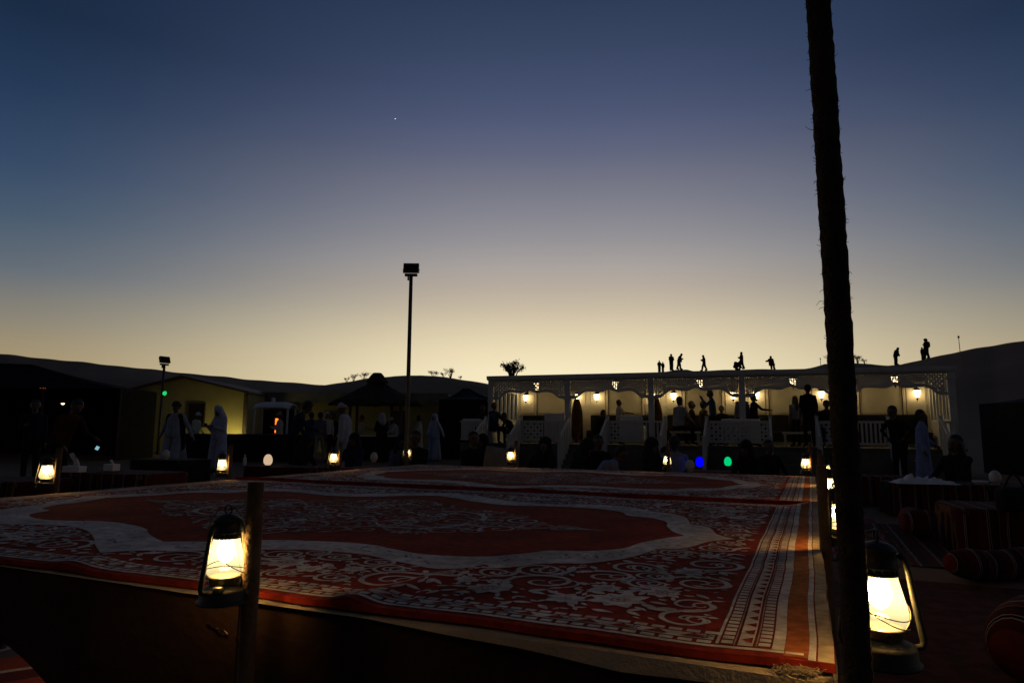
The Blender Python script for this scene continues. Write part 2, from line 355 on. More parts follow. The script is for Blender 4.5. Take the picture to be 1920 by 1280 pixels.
def carpet_design():
    """2-D shapes (vertex list, faces, colour index) of the pattern, drawn for one quarter and mirrored"""
    rnd = random.Random(21); q = []
    def poly(pts, mi):
        c = (sum(p[0] for p in pts) / len(pts), sum(p[1] for p in pts) / len(pts))
        q.append(([c] + list(pts), [(0, i + 1, (i + 1) % len(pts) + 1) for i in range(len(pts))], mi))
    def ribbon(pts, w, mi):
        k = len(pts); vs = []
        for i, p in enumerate(pts):
            a, b2 = pts[max(i - 1, 0)], pts[min(i + 1, k - 1)]; tx, ty = b2[0] - a[0], b2[1] - a[1]; L = math.hypot(tx, ty) or 1
            ww = (w[i] if hasattr(w, '__len__') else w) / 2; vs += [(p[0] - ty / L * ww, p[1] + tx / L * ww), (p[0] + ty / L * ww, p[1] - tx / L * ww)]
        q.append((vs, [(2 * i, 2 * i + 1, 2 * i + 3, 2 * i + 2) for i in range(k - 1)], mi))
    def leaf(x, y, a, L, W, mi):
        pts = []
        for t in (0, .2, .45, .7, 1): pts.append((t * L, W * math.sin(math.pi * t ** .8) / 2))
        for t in (.7, .45, .2): pts.append((t * L, -W * math.sin(math.pi * t ** .8) / 2))
        c, s = math.cos(a), math.sin(a); poly([(x + c * p - s * r, y + s * p + c * r) for p, r in pts], mi)
    def spiral(x, y, r, a0, sgn, w, mi, turns=1.6):
        pts = []; ws = []; k = int(26 * turns)
        for i in range(k + 1):
            t = i / k; rr = r * (1 - t) ** .8 + .006; a = a0 + sgn * 2 * math.pi * turns * t; pts.append((x + rr * math.cos(a), y + rr * math.sin(a))); ws.append(w * (1 - .55 * t))
        ribbon(pts, ws, mi); e = pts[0]
        leaf(e[0], e[1], a0 - sgn * 1.4, r * .9, w * 1.8, mi)
    def flower(x, y, r, a0, mi, k=6):
        for i in range(k):
            a = a0 + 2 * math.pi * i / k + rnd.uniform(-.15, .15); leaf(x + .25 * r * math.cos(a), y + .25 * r * math.sin(a), a, r * rnd.uniform(.7, 1.05), r * .62, mi)
        ribbon([(x + .16 * r * math.cos(t), y + .16 * r * math.sin(t)) for t in np.linspace(0, 2 * math.pi, 11)], r * .1, mi)
        for i in range(3):
            a = rnd.uniform(0, 6.3); leaf(x + r * .9 * math.cos(a), y + r * .9 * math.sin(a), a + rnd.uniform(-.4, .4), r * .9, r * .35, mi)
    # outer field
    field = lambda x, y: x < 1.895 and y < 1.245 and not inside(OPOLY, x, y)
    taken = []
    def put(x, y, r):
        if any(math.hypot(x - a, y - b2) < (r + c) * .93 for a, b2, c in taken): return False
        if not all(field(x + r * .85 * math.cos(t), y + r * .85 * math.sin(t)) for t in np.linspace(0, 6.28, 9)): return False
        taken.append((x, y, r)); return True
    for x, y, r in ((1.66, 1.09, .085), (1.54, 1.13, .06), (1.74, .98, .06), (1.60, .99, .05), (1.33, 1.12, .07), (1.24, 1.05, .045), (.64, 1.07, .085), (.53, 1.13, .055), (.76, 1.11, .055), (.88, 1.06, .05), (.42, 1.14, .045), (1.76, .70, .06), (1.78, .40, .045)):
        taken.append((x, y, r)); flower(x, y, r * .8, rnd.uniform(0, 6), 1, 8); flower(x, y, r * .45, rnd.uniform(0, 6), 2, 6)
        for kk in range(5): a = rnd.uniform(0, 6.3); leaf(x + r * .85 * math.cos(a), y + r * .85 * math.sin(a), a + rnd.uniform(-.6, .6), r * .55, r * .2, 1)
    for r0, tries in ((.085, 500), (.066, 800), (.048, 1400), (.032, 2600), (.020, 4200), (.013, 5000)):
        for _ in range(tries):
            x, y = rnd.uniform(0, 1.895), rnd.uniform(0, 1.245)
            if put(x, y, r0 * rnd.uniform(.85, 1.15)):
                r = taken[-1][2]
                if r > .038: spiral(x, y, r * .98, rnd.uniform(0, 6.3), rnd.choice((-1, 1)), .006 + r * .13, 1, rnd.uniform(1.3, 2.0)); spiral(x + r * .5, y, r * .5, rnd.uniform(0, 6.3), -1, .009, 1, 1.2)
                else:
                    for kk in range(rnd.choice((1, 2, 2))): leaf(x - r * .7, y, rnd.uniform(-1, 1) + kk * .9, r * 1.7, r * .65, 1)
    # inner garden: dense small vines in a lozenge
    taken2 = []
    for r0, tries in ((.075, 300), (.05, 900), (.034, 2200), (.022, 3000)):
        for _ in range(tries):
            x, y = rnd.uniform(0, 1.2), rnd.uniform(0, .68)
            lim = .66 * (1 - (x / 1.2)) ** .75 + .05 * math.sin(x * 11)
            if y > lim - r0 * .3: continue
            if any(math.hypot(x - a, y - b2) < (r0 + c) * .86 for a, b2, c in taken2): continue
            taken2.append((x, y, r0)); mi = 2 if rnd.random() < .75 else 1
            if r0 > .045: spiral(x, y, r0, rnd.uniform(0, 6.3), rnd.choice((-1, 1)), .016, mi, 1.3)
            elif r0 > .03: flower(x, y, r0 * .9, rnd.uniform(0, 6), mi, 5)
            else: leaf(x - r0, y, rnd.uniform(-1.2, 1.2), r0 * 2.4, r0 * .9, mi)
    pts = [(.52 + .22 * math.cos(t), .30 * math.sin(t)) for t in np.linspace(.2, 2.4, 20)]; ribbon(pts, [.03 - .001 * i for i in range(20)], 1)
    leaf(1.10, .0, 0, .22, .05, 1)
    # medallion band, three strips wide
    vs = []; fs = []
    for i in range(90):
        for t in (0, .33, .67, 1): p = IQ[i] * (1 - t) + OQ[i] * t; vs.append((p[0], p[1]))
    for i in range(89):
        for t in range(3): fs.append((i * 4 + t, i * 4 + t + 1, (i + 1) * 4 + t + 1, (i + 1) * 4 + t))
    q.append((vs, fs, 1))
    for _ in range(70):
        i = rnd.randrange(2, 88); t = rnd.uniform(.2, .8); p = IQ[i] * (1 - t) + OQ[i] * t
        leaf(p[0], p[1], rnd.uniform(0, 6.3), rnd.uniform(.015, .03), .010, 4)
    # short-side border
    def rect(x0, x1, y0, y1, mi, k=1):
        for j in range(k):
            a, b2 = y0 + (y1 - y0) * j / k, y0 + (y1 - y0) * (j + 1) / k
            q.append(([(x0, a), (x1, a), (x1, b2), (x0, b2)], [(0, 1, 2, 3)], mi))
    E = lambda e: HX - e * .78
    YB = 1.338
    rect(E(.034), HX, 0, HY, 3, 50); rect(E(.054), E(.038), 0, HY, 1, 50); rect(E(.135), E(.108), 0, HY - .04, 1, 50); rect(E(.107), E(.055), 0, HY - .01, 6, 50)
    rect(E(.212), E(.178), 0, YB, 1, 50); rect(E(.262), E(.255), 0, YB, 1, 50); rect(E(.172), E(.169), 0, YB, 2, 50); rect(E(.221), E(.218), 0, YB, 2, 50)
    k = 46
    for i in range(k):
        y0 = YB * i / k; w = YB / k
        rect(E(.166), E(.140), y0 + .1 * w, y0 + .78 * w, 1); rect(E(.250), E(.224), y0 + .1 * w, y0 + .78 * w, 1)
        if i % 2 == 0: q.append(([(E(.181), y0 + .2 * w), (E(.181), y0 + 1.5 * w), (E(.206), y0 + .85 * w)], [(0, 1, 2)], 5))
    # long-side border
    def hrect(x0, x1, e0, e1, mi, k):
        for j in range(k):
            a, b2 = x0 + (x1 - x0) * j / k, x0 + (x1 - x0) * (j + 1) / k
            q.append(([(a, HY - e1), (b2, HY - e1), (b2, HY - e0), (a, HY - e0)], [(0, 1, 2, 3)], mi))
    hrect(0, HX - .05, .024, .037, 1, 80); hrect(0, HX - .21, .066, .098, 1, 70)
    k = 54; XB = HX - .205
    for i in range(k):
        w = XB / k; x0 = i * w
        hrect(x0 + .06 * w, x0 + .80 * w, .043, .060, 1, 1); hrect(x0 + .3 * w, x0 + 1.04 * w, .104, .121, 1, 1)
        if i % 2 == 0: q.append(([(x0 + .1 * w, HY - .070), (x0 + 1.5 * w, HY - .070), (x0 + .8 * w, HY - .094)], [(0, 1, 2)], 5))
        elif i % 4 == 1: flower(x0 + .5 * w, HY - .083, .012, 0, 4, 4)
    return q
DESIGN = carpet_design()
def make_carpet(name, zf, label, oy):
    cb = MB(); nx, ny = 210, 138
    vs = [(-HX + 2 * HX * i / nx, -HY + 2 * HY * j / ny) for j in range(ny + 1) for i in range(nx + 1)]
    def warp(x, y): return x + .007 * mnoise.noise(Vector((x * 1.6, y * 2.2, 5 + oy))) + .003 * mnoise.noise(Vector((x * 7, y * 7, oy))), y + .007 * mnoise.noise(Vector((x * 2.0, y * 1.6, 21 + oy))) + .003 * mnoise.noise(Vector((x * 7, y * 7, 40 + oy)))
    edge = lambda x, y: .006 * math.sin(x * 9 + oy) * (abs(y) / HY) ** 6
    cb.add([(*warp(x, y + edge(x, y)), zf(x, y) + .010) for x, y in vs], [(j * (nx + 1) + i, j * (nx + 1) + i + 1, (j + 1) * (nx + 1) + i + 1, (j + 1) * (nx + 1) + i) for j in range(ny) for i in range(nx)], 0)
    # turned-down rim gives the pile its thickness
    rim = [(i, 0) for i in range(nx)] + [(nx, j) for j in range(ny)] + [(i, ny) for i in range(nx, 0, -1)] + [(0, j) for j in range(ny, 0, -1)]
    tv = []; 
    for i, j in rim:
        x, y = -HX + 2 * HX * i / nx, -HY + 2 * HY * j / ny
        wx_, wy_ = warp(x, y + edge(x, y)); tv += [(wx_, wy_, zf(x, y) + .010), (wx_ * 1.001, wy_ * 1.001, min(zf(x, y) - .004, .004))]
    L = len(rim); cb.add(tv, [(2 * i, 2 * i + 1, (2 * i + 3) % (2 * L), (2 * i + 2) % (2 * L)) for i in range(L)], 0)
    for vs, fs, mi in DESIGN:
        h = .0135 if mi in (4, 5) else .012
        for sx_ in (1, -1):
            for sy_ in (1, -1):
                flip = sx_ * sy_ < 0
                cb.add([(*warp(sx_ * x, sy_ * y + edge(sx_ * x, sy_ * y)), zf(sx_ * x, sy_ * y) + h) for x, y in vs], [tuple(reversed(f)) if flip else f for f in fs], 0 if mi == 5 else mi)
    o = cb.build(name, [C_RED, C_IVO, C_DIM, C_EDGE, C_DOT, C_RED, C_RUST], None, True)
    o.location = sloc(-HX + .002, oy, ST); o.rotation_euler = (0, 0, TH)
    return tag(o, label, 'carpet', 'carpets on the stage')
gs = lambda d, w: math.exp(-(d / w) ** 2)
def znear(x, y):
    z = .003 * (mnoise.noise(Vector((x * 1.7, y * 1.7, 3))) + 1) + .0028 * (mnoise.noise(Vector((x * 5, y * 5, 8))) + 1)
    fx = 1.10 + .18 * (y + HY)                                     # a fold running in from the front edge
    z += .015 * gs(x - fx, .045) * max(0, 1 - (y + HY) / .95)
    z += .010 * gs(x - .1, .07) * gs(y + HY, .22)+ .006 * gs(y - HY, .05) * (.6 + .4 * math.sin(x * 3)) + .022 * gs(x - HX + .04, .07) * gs(y - HY + .02, .06)
    return z
def zfar(x, y):
    return .004 * (mnoise.noise(Vector((x * 1.5, y * 1.5, 13))) + 1) + .002 * (mnoise.noise(Vector((x * 5, y * 5, 18))) + 1) + .008 * gs(x - .4, .08) * gs(y + HY, .4) + .020 * gs(y + HY, .10)
make_carpet('carpet', znear, 'red carpet with ivory medallion, folded at its front edge', 1.386)
make_carpet('carpet', zfar, 'red carpet with ivory medallion on the stage half beside the floodlight pole', 4.225)
# canvas that shows under the carpets
cv = MB(); k = 80
def cvz(t): return ST - .010
front = [(-4.2 + 4.2 * i / k, -.001 - .030 * max(0, (i / k - .45)) * 1.8 + .006 * math.sin(i * .9) * mnoise.noise(Vector((i * .3, 0, 0)))) for i in range(k + 1)]
cv.add([(x, y, ST - .004) for x, y in front] + [(x, .06, ST - .004) for x, y in front], [(i, i + 1, k + 2 + i, k + 1 + i) for i in range(k)])
cv.add([(x, y, ST - .004) for x, y in front] + [(x, y - .003, ST - .006 - (.026 + .012 * mnoise.noise(Vector((x * 4, 5, 0)))) * min(1, max(0, (x + .95) / .6))) for x, y in front], [(k + 1 + i, k + 2 + i, i + 1, i) for i in range(k)])
sd = [(.002 + .008 * mnoise.noise(Vector((0, i * .4, 2))), -.03 + 5.7 * i / k) for i in range(k + 1)]
cv.add([(x, y, ST - .004) for x, y in sd] + [(-.08, y, ST - .003) for x, y in sd], [(i, i + 1, k + 2 + i, k + 1 + i) for i in range(k)])
cv.add([(x, y, ST - .004) for x, y in sd] + [(x + .006, y, ST - .07 - .03 * mnoise.noise(Vector((y * 2, 0, 7)))) for x, y in sd], [(i, i + 1, k + 2 + i, k + 1 + i) for i in range(k)])
cvo = cv.build('canvas_underlay', M['canvas'], None, False, SO, TH)
tag(cvo, 'pale canvas sheet peeking out under the carpet edges', 'underlay')
tf = MB(); rnd = random.Random(4)
for i in range(260):
    c = Vector((-.058 + rnd.gauss(0, .014), -.012 + rnd.gauss(0, .006), ST)); a = rnd.uniform(0, 6.3)
    p1 = c + Vector((math.cos(a) * .009, math.sin(a) * .007, rnd.uniform(.002, .010))); p2 = p1 + Vector((math.cos(a + 1) * .008, math.sin(a + 1) * .006, rnd.uniform(-.006, .004)))
    tf.tube([c, p1, p2], [.0008, .0007, .0004], 3)
tag(tf.build('frayed_threads', M['canvas'], cvo), kind='stuff')

# ------------------------------------------------------------------ hurricane lanterns and posts
def globe_mat():
    m = bpy.data.materials.new('lantern_globe'); m.use_nodes = True; n = m.node_tree.nodes; l = m.node_tree.links
    for x in list(n): n.remove(x)
    t = n.new('ShaderNodeTexCoord')
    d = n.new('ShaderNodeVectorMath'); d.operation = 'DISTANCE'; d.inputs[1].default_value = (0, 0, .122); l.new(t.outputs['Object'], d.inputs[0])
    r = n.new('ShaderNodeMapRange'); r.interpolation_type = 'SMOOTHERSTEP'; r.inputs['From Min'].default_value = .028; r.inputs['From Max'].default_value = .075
    r.inputs['To Min'].default_value = 3.2; r.inputs['To Max'].default_value = 1.15; l.new(d.outputs['Value'], r.inputs['Value'])  # bulb's hazy glow painted into the glass as emission fading with distance
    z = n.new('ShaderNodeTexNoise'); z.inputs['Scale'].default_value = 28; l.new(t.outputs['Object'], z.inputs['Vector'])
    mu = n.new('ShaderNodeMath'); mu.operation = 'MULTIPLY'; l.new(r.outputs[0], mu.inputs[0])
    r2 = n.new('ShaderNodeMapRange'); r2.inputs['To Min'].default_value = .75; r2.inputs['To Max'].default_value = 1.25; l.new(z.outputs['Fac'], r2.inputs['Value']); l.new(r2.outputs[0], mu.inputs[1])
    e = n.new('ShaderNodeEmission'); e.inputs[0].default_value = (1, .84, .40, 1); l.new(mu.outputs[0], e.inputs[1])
    tr = n.new('ShaderNodeBsdfTransparent'); tr.inputs[0].default_value = (1, .92, .75, 1)
    gl = n.new('ShaderNodeBsdfGlossy'); gl.inputs['Roughness'].default_value = .08
    mx = n.new('ShaderNodeMixShader'); mx.inputs[0].default_value = .45; l.new(tr.outputs[0], mx.inputs[1]); l.new(e.outputs[0], mx.inputs[2])
    m2 = n.new('ShaderNodeMixShader'); m2.inputs[0].default_value = .04; l.new(mx.outputs[0], m2.inputs[1]); l.new(gl.outputs[0], m2.inputs[2])
    o = n.new('ShaderNodeOutputMaterial'); l.new(m2.outputs[0], o.inputs[0]); return m
BULB = emit('lantern_bulb', (1, .56, .17), 230)
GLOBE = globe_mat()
def make_lantern():
    L = thing('hurricane_lantern', 'x', 'lantern')
    m = MB(); m.lathe([(.048, 0), (.062, .001), (.064, .005), (.060, .008), (.057, .012), (.057, .030), (.052, .036), (.040, .041), (.034, .046), (.031, .048)], 28)
    m.lathe([(.033, .046), (.036, .050), (.036, .058), (.039, .061), (.039, .064), (.030, .0645)], 24, 1)
    tank = m.build('fuel_tank', [M['tin'], M['brass']], L, True)
    f = MB(); f.lathe([(.011, 0), (.013, .002), (.013, .011), (.009, .013)], 14, 0, (-.038, -.026, .034)); f.build('fuel_cap', M['brass'], tank, True)
    em = MB(); c = Vector((.004, -.0375, .0525)); em.tube([c + Vector((.0075 * math.cos(a), 0, .0075 * math.sin(a))) for a in np.linspace(0, 2 * math.pi, 17)[:-1]], .0011, 5, 0, True)
    em.bar(c + Vector((-.005, 0, .005)), c + Vector((0, 0, -.005)), .0015, .0015); em.bar(c + Vector((.005, 0, .005)), c + Vector((0, 0, -.005)), .0015, .0015)
    em.build('emblem', M['brass'], tank)
    gl = MB(); gl.lathe([(.034, .064), (.041, .069), (.0455, .078), (.0465, .088), (.0445, .100), (.0405, .116), (.0365, .132), (.0325, .148), (.031, .158)], 32, cap=False)
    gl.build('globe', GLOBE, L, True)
    bu = MB(); bu.lathe([(.004, .094), (.012, .100), (.0185, .110), (.0215, .121), (.020, .133), (.014, .142), (.004, .146)], 16); bu.build('bulb', BULB, L, True)
    h = MB()
    for i in range(14):                                             # pierced gallery ring: solid bars with gaps between
        a = 2 * math.pi * i / 14; mm = Matrix.Rotation(a, 4, 'Z'); h.box(.0295, .0330, -.0052, .0052, .157, .169, 0, mm)
    h.lathe([(.0300, .1545), (.0345, .155), (.0345, .1585), (.0300, .159)], 24); h.lathe([(.0300, .167), (.0350, .1675), (.0365, .171), (.033, .174), (.031, .196), (.034, .199), (.031, .204), (.020, .211), (.006, .215), (.001, .2155)], 24)
    h.build('hood', M['tin'], L, True)
    for s in (-1, 1):
        t = MB(); t.tube([(s * .046, 0, .028), (s * .066, 0, .034), (s * .0685, 0, .046), (s * .066, 0, .060), (s * .057, 0, .115), (s * .0505, 0, .160), (s * .045, 0, .183), (s * .034, 0, .192)], [.006, .006, .0065, .0065, .006, .0055, .0055, .005], 10)
        t.build('side_tube', M['tin'], L, True)
    w = MB()
    for ph in (0, math.pi / 2, math.pi, 1.5 * math.pi):
        pts = []
        for i in range(13):
            t = i / 12; a = ph + (t - .5) * 1.9; z = .068 + .042 * math.sin(math.pi * t * .5) if ph in (0, math.pi) else .110 - .042 * math.sin(math.pi * t * .5); pts.append((.0485 * math.cos(a), .0485 * math.sin(a), z))
        w.tube(pts, .0011, 5)
    w.tube([(.0490 * math.cos(a), .0490 * math.sin(a), .089 + .006 * math.sin(2 * a)) for a in np.linspace(0, 2 * math.pi, 33)[:-1]], .0010, 5, 0, True)
    w.build('wire_guard', M['wire'], L)
    r = MB(); r.tube([(.0, .013 * math.cos(a), .224 + .011 * math.sin(a)) for a in np.linspace(0, 2 * math.pi, 15)[:-1]], .0022, 6, 0, True); r.build('ring', M['tin'], L, True)
    bh = MB(); bh.tube([(-.052, 0, .150), (-.054, .004, .180), (-.044, .006, .208), (-.022, .004, .228), (0, 0, .2345), (.022, .004, .228), (.044, .006, .208), (.054, .004, .180), (.052, 0, .150)], .0017, 6); bh.build('carrying_handle', M['wire'], L, True)
    return L
def make_post(seed, h, r):
    P = thing('lantern_post', 'x', 'post'); m = MB(); rn = random.Random(seed)
    k = 26; pts = []; rr = []
    m.lathe([(r * (1.06 - .1 * i / k), h * i / k) for i in range(k + 1)], 14, 0,
            jit=lambda a, z: 1 + .09 * mnoise.noise(Vector((math.cos(a) * 1.5 + seed, math.sin(a) * 1.5, z * 7))) + .05 * mnoise.noise(Vector((math.cos(a) * 5, math.sin(a) * 5 + seed, z * 25))))
    m.build('shaft', M['wood'], P, True)
    return P
lan0 = make_lantern(); used_l = []
def put_lantern(p, z, rz, label, tilt=0.0):
    o = lan0 if not used_l else copy_tree(lan0)
    used_l.append(o); o.location = (p.x, p.y, z); o.scale = (.9, .9, .9); o.rotation_euler = (tilt, 0, rz); return tag(o, label, 'lantern', 'hurricane lanterns round the stage')
posts0 = []
def put_post(p, label, h=1.03, r=.019, seed=0, wire_to=None):
    o = make_post(seed, h, r); o.location = (p.x, p.y, 0); tag(o, label, 'post', 'wooden lantern posts round the stage')
    if wire_to is not None:
        m = MB(); a = Vector((0, 0, h - .02)); b2 = wire_to - Vector((p.x, p.y, 0)); mid = (a + b2) / 2 + Vector((0, 0, -.015))
        m.tube([a, mid, b2], .0016, 5)
        m.tube([b2 + Vector((0, 0, -.01)), (b2 * .35) + Vector((0, 0, b2.z * .5)), Vector((b2.x * .45, b2.y * .45, .35)), Vector((b2.x * .35, b2.y * .35, .02))], .0018, 5)
        m.build('hanging_wire', M['wire'], o)
    return o
SPOTS = [  # stage x, stage y, lantern offset (world right, ahead), what the post stands by, height, lantern turn
    (-1.186, -.128, (-.055, -.010), 'beside the folded front edge of the front carpet', 1.03, 62),
    (-4.40, 1.53, (-.062, -.01), 'in front of the table with the tissue boxes', 1.02, 30),
    (-4.40, 2.94, (-.062, -.01), 'at the stage side where the two carpets meet', 1.02, 70),
    (-4.40, 4.38, (-.062, -.01), 'between the carpet seam and the floodlight pole', 1.02, 15),
    (-3.07, 5.80, (-.058, -.01), 'at the back stage edge facing the pavilion steps', 1.04, 20),
    (-1.37, 5.80, (.004, .066), 'at the back stage edge facing the blue egg', 1.03, 80),
    (-.03, 5.78, (-.052, -.01), 'at the stage corner nearest the pavilion', 1.06, 75),
    (.035, 4.25, (.050, .030), 'halfway between the carpet seam and the pavilion corner', 1.03, 60),
    (.03, 2.86, (.045, .040), 'next to the carpet seam, opposite the striped tables', 1.03, 60),
    (.012, 1.26, (.060, .030), 'between the carpet seam and the tall fibre pole', 1.04, 40),
]
for i, (x, y, (ox, oy), where, h, lrz) in enumerate(SPOTS):
    p = sloc(x, y); q = p + Vector((ox, oy, 0)); zb = .768 + .008 * math.sin(i * 2.1)
    put_lantern(q, zb, R(lrz), 'lit hurricane lantern hung on the post ' + where)
    put_post(p, 'slim wooden post ' + where, h, .0185, i * 3 + 1, Vector((q.x, q.y, zb + .202)))
# lantern hung behind the tall fibre pole
ql = flat(1630, 1.165); put_lantern(ql, at(1660, 1243, 1.165).z, R(-14), 'lit hurricane lantern half hidden behind the tall fibre-wrapped pole')
# second glow behind the floodlight pole at the stage corner
fpole = flat(763, 8.56)
put_lantern(fpole + Vector((.0, .075, 0)), .768, .3, 'lit hurricane lantern hung behind the foot of the floodlight pole')

# tall fibre-wrapped pole
pb = flat(1570, 1.10); TPH = 2.75
tp = thing('fibre_wrapped_pole', 'tall dark pole wrapped in palm fibre, leaning over the stage corner', 'pole', (pb.x, pb.y, 0))
m = MB(); k = 230; lean = lambda z: Vector((.012 * math.sin(z * 1.1 + .4), 0, 0))
vs = []
NS = 22
for i in range(k + 1):
    z = TPH * i / k; r = .0203 * (1 - .02 * i / k) * (1 + .035 * math.sin(z * 210))
    c = lean(z)
    for j in range(NS):
        a = 2 * math.pi * j / NS; q = r * (1 + .07 * mnoise.noise(Vector((math.cos(a) * 2, math.sin(a) * 2, z * 22))) + .05 * mnoise.noise(Vector((math.cos(a) * 6, math.sin(a) * 6, z * 90))))
        vs.append((c.x + q * math.cos(a), c.y + q * math.sin(a), z))
m.add(vs, [(i * NS + j, i * NS + (j + 1) % NS, (i + 1) * NS + (j + 1) % NS, (i + 1) * NS + j) for i in range(k) for j in range(NS)] + [tuple(k * NS + j for j in range(NS))])
m.build('shaft', M['rope'], tp, True)
m = MB(); rnd = random.Random(11)
for i in range(900):
    z = rnd.uniform(.05, TPH - .02); a = rnd.uniform(0, 6.3); c = lean(z); o = Vector((math.cos(a), math.sin(a), 0)); t = Vector((-o.y, o.x, 0))
    L = rnd.uniform(.002, .006) if rnd.random() < .94 else rnd.uniform(.008, .014)
    p0 = c + o * .0195 + Vector((0, 0, z)); p1 = p0 + o * L * .6 + t * L * rnd.uniform(-1, 1) + Vector((0, 0, rnd.uniform(-.5, .5) * L)); p2 = p1 + o * L * .5 + Vector((0, 0, rnd.uniform(-.8, .8) * L))
    m.tube([p0, p1, p2], [.0006, .0005, .0003], 3)
tag(m.build('loose_fibre', M['rope'], tp), kind='stuff')

# floodlight poles
def floodlight(p, h, label, s=1.0, rz=0, tiltdeg=-35, both=True):
    F = thing('floodlight_pole', label, 'floodlight', p, rz)
    m = MB(); m.lathe([(.034 * s, 0), (.032 * s, h * .3), (.029 * s, h * .6), (.026 * s, h)], 14); m.build('pole', M['steel'], F, True)
    m = MB(); m.box(-.09 * s, .09 * s, -.025 * s, .025 * s, h - .03 * s, h + .005 * s); m.box(-.05 * s, -.03 * s, -.02 * s, .02 * s, h - .09 * s, h - .03 * s); m.build('mounting_bracket', M['steel'], F)
    m = MB(); m.tube([(-.118 * s, 0, h + .075 * s), (-.118 * s, 0, h + .02 * s), (.118 * s, 0, h + .02 * s), (.118 * s, 0, h + .075 * s)], .005 * s, 6); m.build('yoke', M['steel'], F)
    T = Matrix.Translation((0, 0, h + .088 * s)) @ Matrix.Rotation(R(tiltdeg), 4, 'X')
    m = MB(); m.box(-.112 * s, .112 * s, -.028 * s, .020 * s, -.068 * s, .068 * s, 0, T)
    for i in range(9): x = -.096 * s + .024 * s * i; m.box(x - .004 * s, x + .004 * s, .020 * s, .045 * s, -.058 * s, .058 * s, 0, T)
    hd = m.build('lamp_housing', M['steel'], F)
    m = MB(); m.box(-.100 * s, .100 * s, -.0315 * s, -.0282 * s, -.056 * s, .056 * s, 0, T); m.build('lens', M['dark'], hd)
    return F
hp = at(767, 514, fpole.y).z
floodlight(fpole, hp, 'tall slim floodlight pole at the stage corner, lamp unlit', .88, 0, -12)
pf = flat(299, 29); floodlight(pf, at(299, 682, 29).z, 'unlit floodlight on a short pole beside the yellow gable house', 2.0, R(62), -20)

# ------------------------------------------------------------------ white pavilion
PA = Vector((-.69, 23.2, 0)); PANG = math.atan2(-4.7, 12.61); BAY = 2.69; DK = .75; NB = 5
PXV, PYV = Vector((math.cos(PANG), math.sin(PANG), 0)), Vector((-math.sin(PANG), math.cos(PANG), 0))
def ploc(x, y, z=0): return PA + PXV * x + PYV * y + Vector((0, 0, z))
pv = thing('pavilion', 'long white pavilion with scalloped lattice arches and lit cream wall', 'pavilion', PA, PANG)
LEN = BAY * NB; DEP = 2.7
m = MB(); m.box(-.95, LEN + .15, -.40, DEP + .25, 0, DK - .04); m.box(-.98, LEN + .18, -.44, DEP + .28, DK - .04, DK); m.build('deck', M['grey'], pv)
m = MB(); m.box(-.12, LEN + .12, -.108, DEP + .2, 2.928, 2.975); m.build('roof', M['white'], pv)
m = MB(); m.box(-.12, LEN + .12, -.11, .10, 2.84, 2.926); m.box(-.13, LEN + .13, -.125, -.1125, 2.88, 2.985); m.build('cornice', M['white'], pv)
for i in range(NB + 1):
    x = i * BAY; m = MB()
    m.box(x - .085, x + .085, -.085, .085, DK, 2.838); m.box(x - .12, x + .12, -.12, .12, DK + .001, DK + .22); m.box(x - .11, x + .11, -.11, .11, 2.62, 2.70); m.box(x - .10, x + .10, -.10, .10, 2.12, 2.18)
    m.build('column', M['white'], pv)
def arch(t):
    """underside height of the scalloped valance, t in 0..1 across the bay"""
    a = abs(t - .5) * 2
    pts = [(0, 2.51), (.06, 2.475), (.14, 2.43), (.24, 2.405), (.34, 2.415), (.44, 2.44), (.54, 2.445), (.62, 2.42), (.70, 2.36), (.77, 2.28), (.82, 2.225), (.86, 2.205), (1, 2.20)]
    for (a0, z0), (a1, z1) in zip(pts, pts[1:]):
        if a0 <= a <= a1: return z0 + (z1 - z0) * (a - a0) / (a1 - a0)
def lattice(mb, x0, x1, z0f, z1, y, cell, hole, mi=0, bold=None):
    nx = max(1, int(round((x1 - x0) / cell))); nz = int((z1 - 1.0) / cell) + 1; cw = (x1 - x0) / nx
    for i in range(nx):
        for j in range(nz):
            xa, xb, zb = x0 + i * cw, x0 + (i + 1) * cw, z1 - j * cell; za = zb - cell
            if za < z0f((xa + xb) / 2) + .02: break
            xc, zc = (xa + xb) / 2, (za + zb) / 2; h = hole * (1.25 if (i + j) % 2 else .7) * (bold(xc, zc) if bold else 1)
            h = min(h, cell * .46, cw * .46)
            o = [(xa, y, za), (xb, y, za), (xb, y, zb), (xa, y, zb)]; inn = [(xc, y, zc - h), (xc + h, y, zc), (xc, y, zc + h), (xc - h, y, zc)]
            mb.add(o + inn, [(0, 1, 5, 4), (1, 2, 6, 5), (2, 3, 7, 6), (3, 0, 4, 7)], mi)
def solid(o, th):
    s = o.modifiers.new('thickness', 'SOLIDIFY'); s.thickness = th; s.offset = 0; return o
for i in range(NB):
    xa, xb = i * BAY + .088, (i + 1) * BAY - .088; W = xb - xa; m = MB()
    lattice(m, xa + .02, xb - .02, lambda x: arch((x - xa) / W) + .03, 2.80, .0, .064, .0165, bold=lambda x, z: .75 + .45 * min(1, abs((x - xa) / W - .5) * 2.2))
    solid(m.build('lattice_valance', M['white'], pv), .018)
    m = MB(); k = 72; vs = []
    for j in range(k + 1):
        t = j / k; z = arch(t); x = xa + W * t
        vs += [(x, -.02, z - .01), (x, -.02, z + .085), (x, .02, z + .085), (x, .02, z - .01)]
    m.add(vs, [(a * 4 + c, (a + 1) * 4 + c, (a + 1) * 4 + (c + 1) % 4, a * 4 + (c + 1) % 4) for a in range(k) for c in range(4)])
    m.build('scalloped_edge', M['white'], pv)
    m = MB(); m.box(xa, xb, -.024, .024, 2.795, 2.838); m.build('head_rail', M['white'], pv)
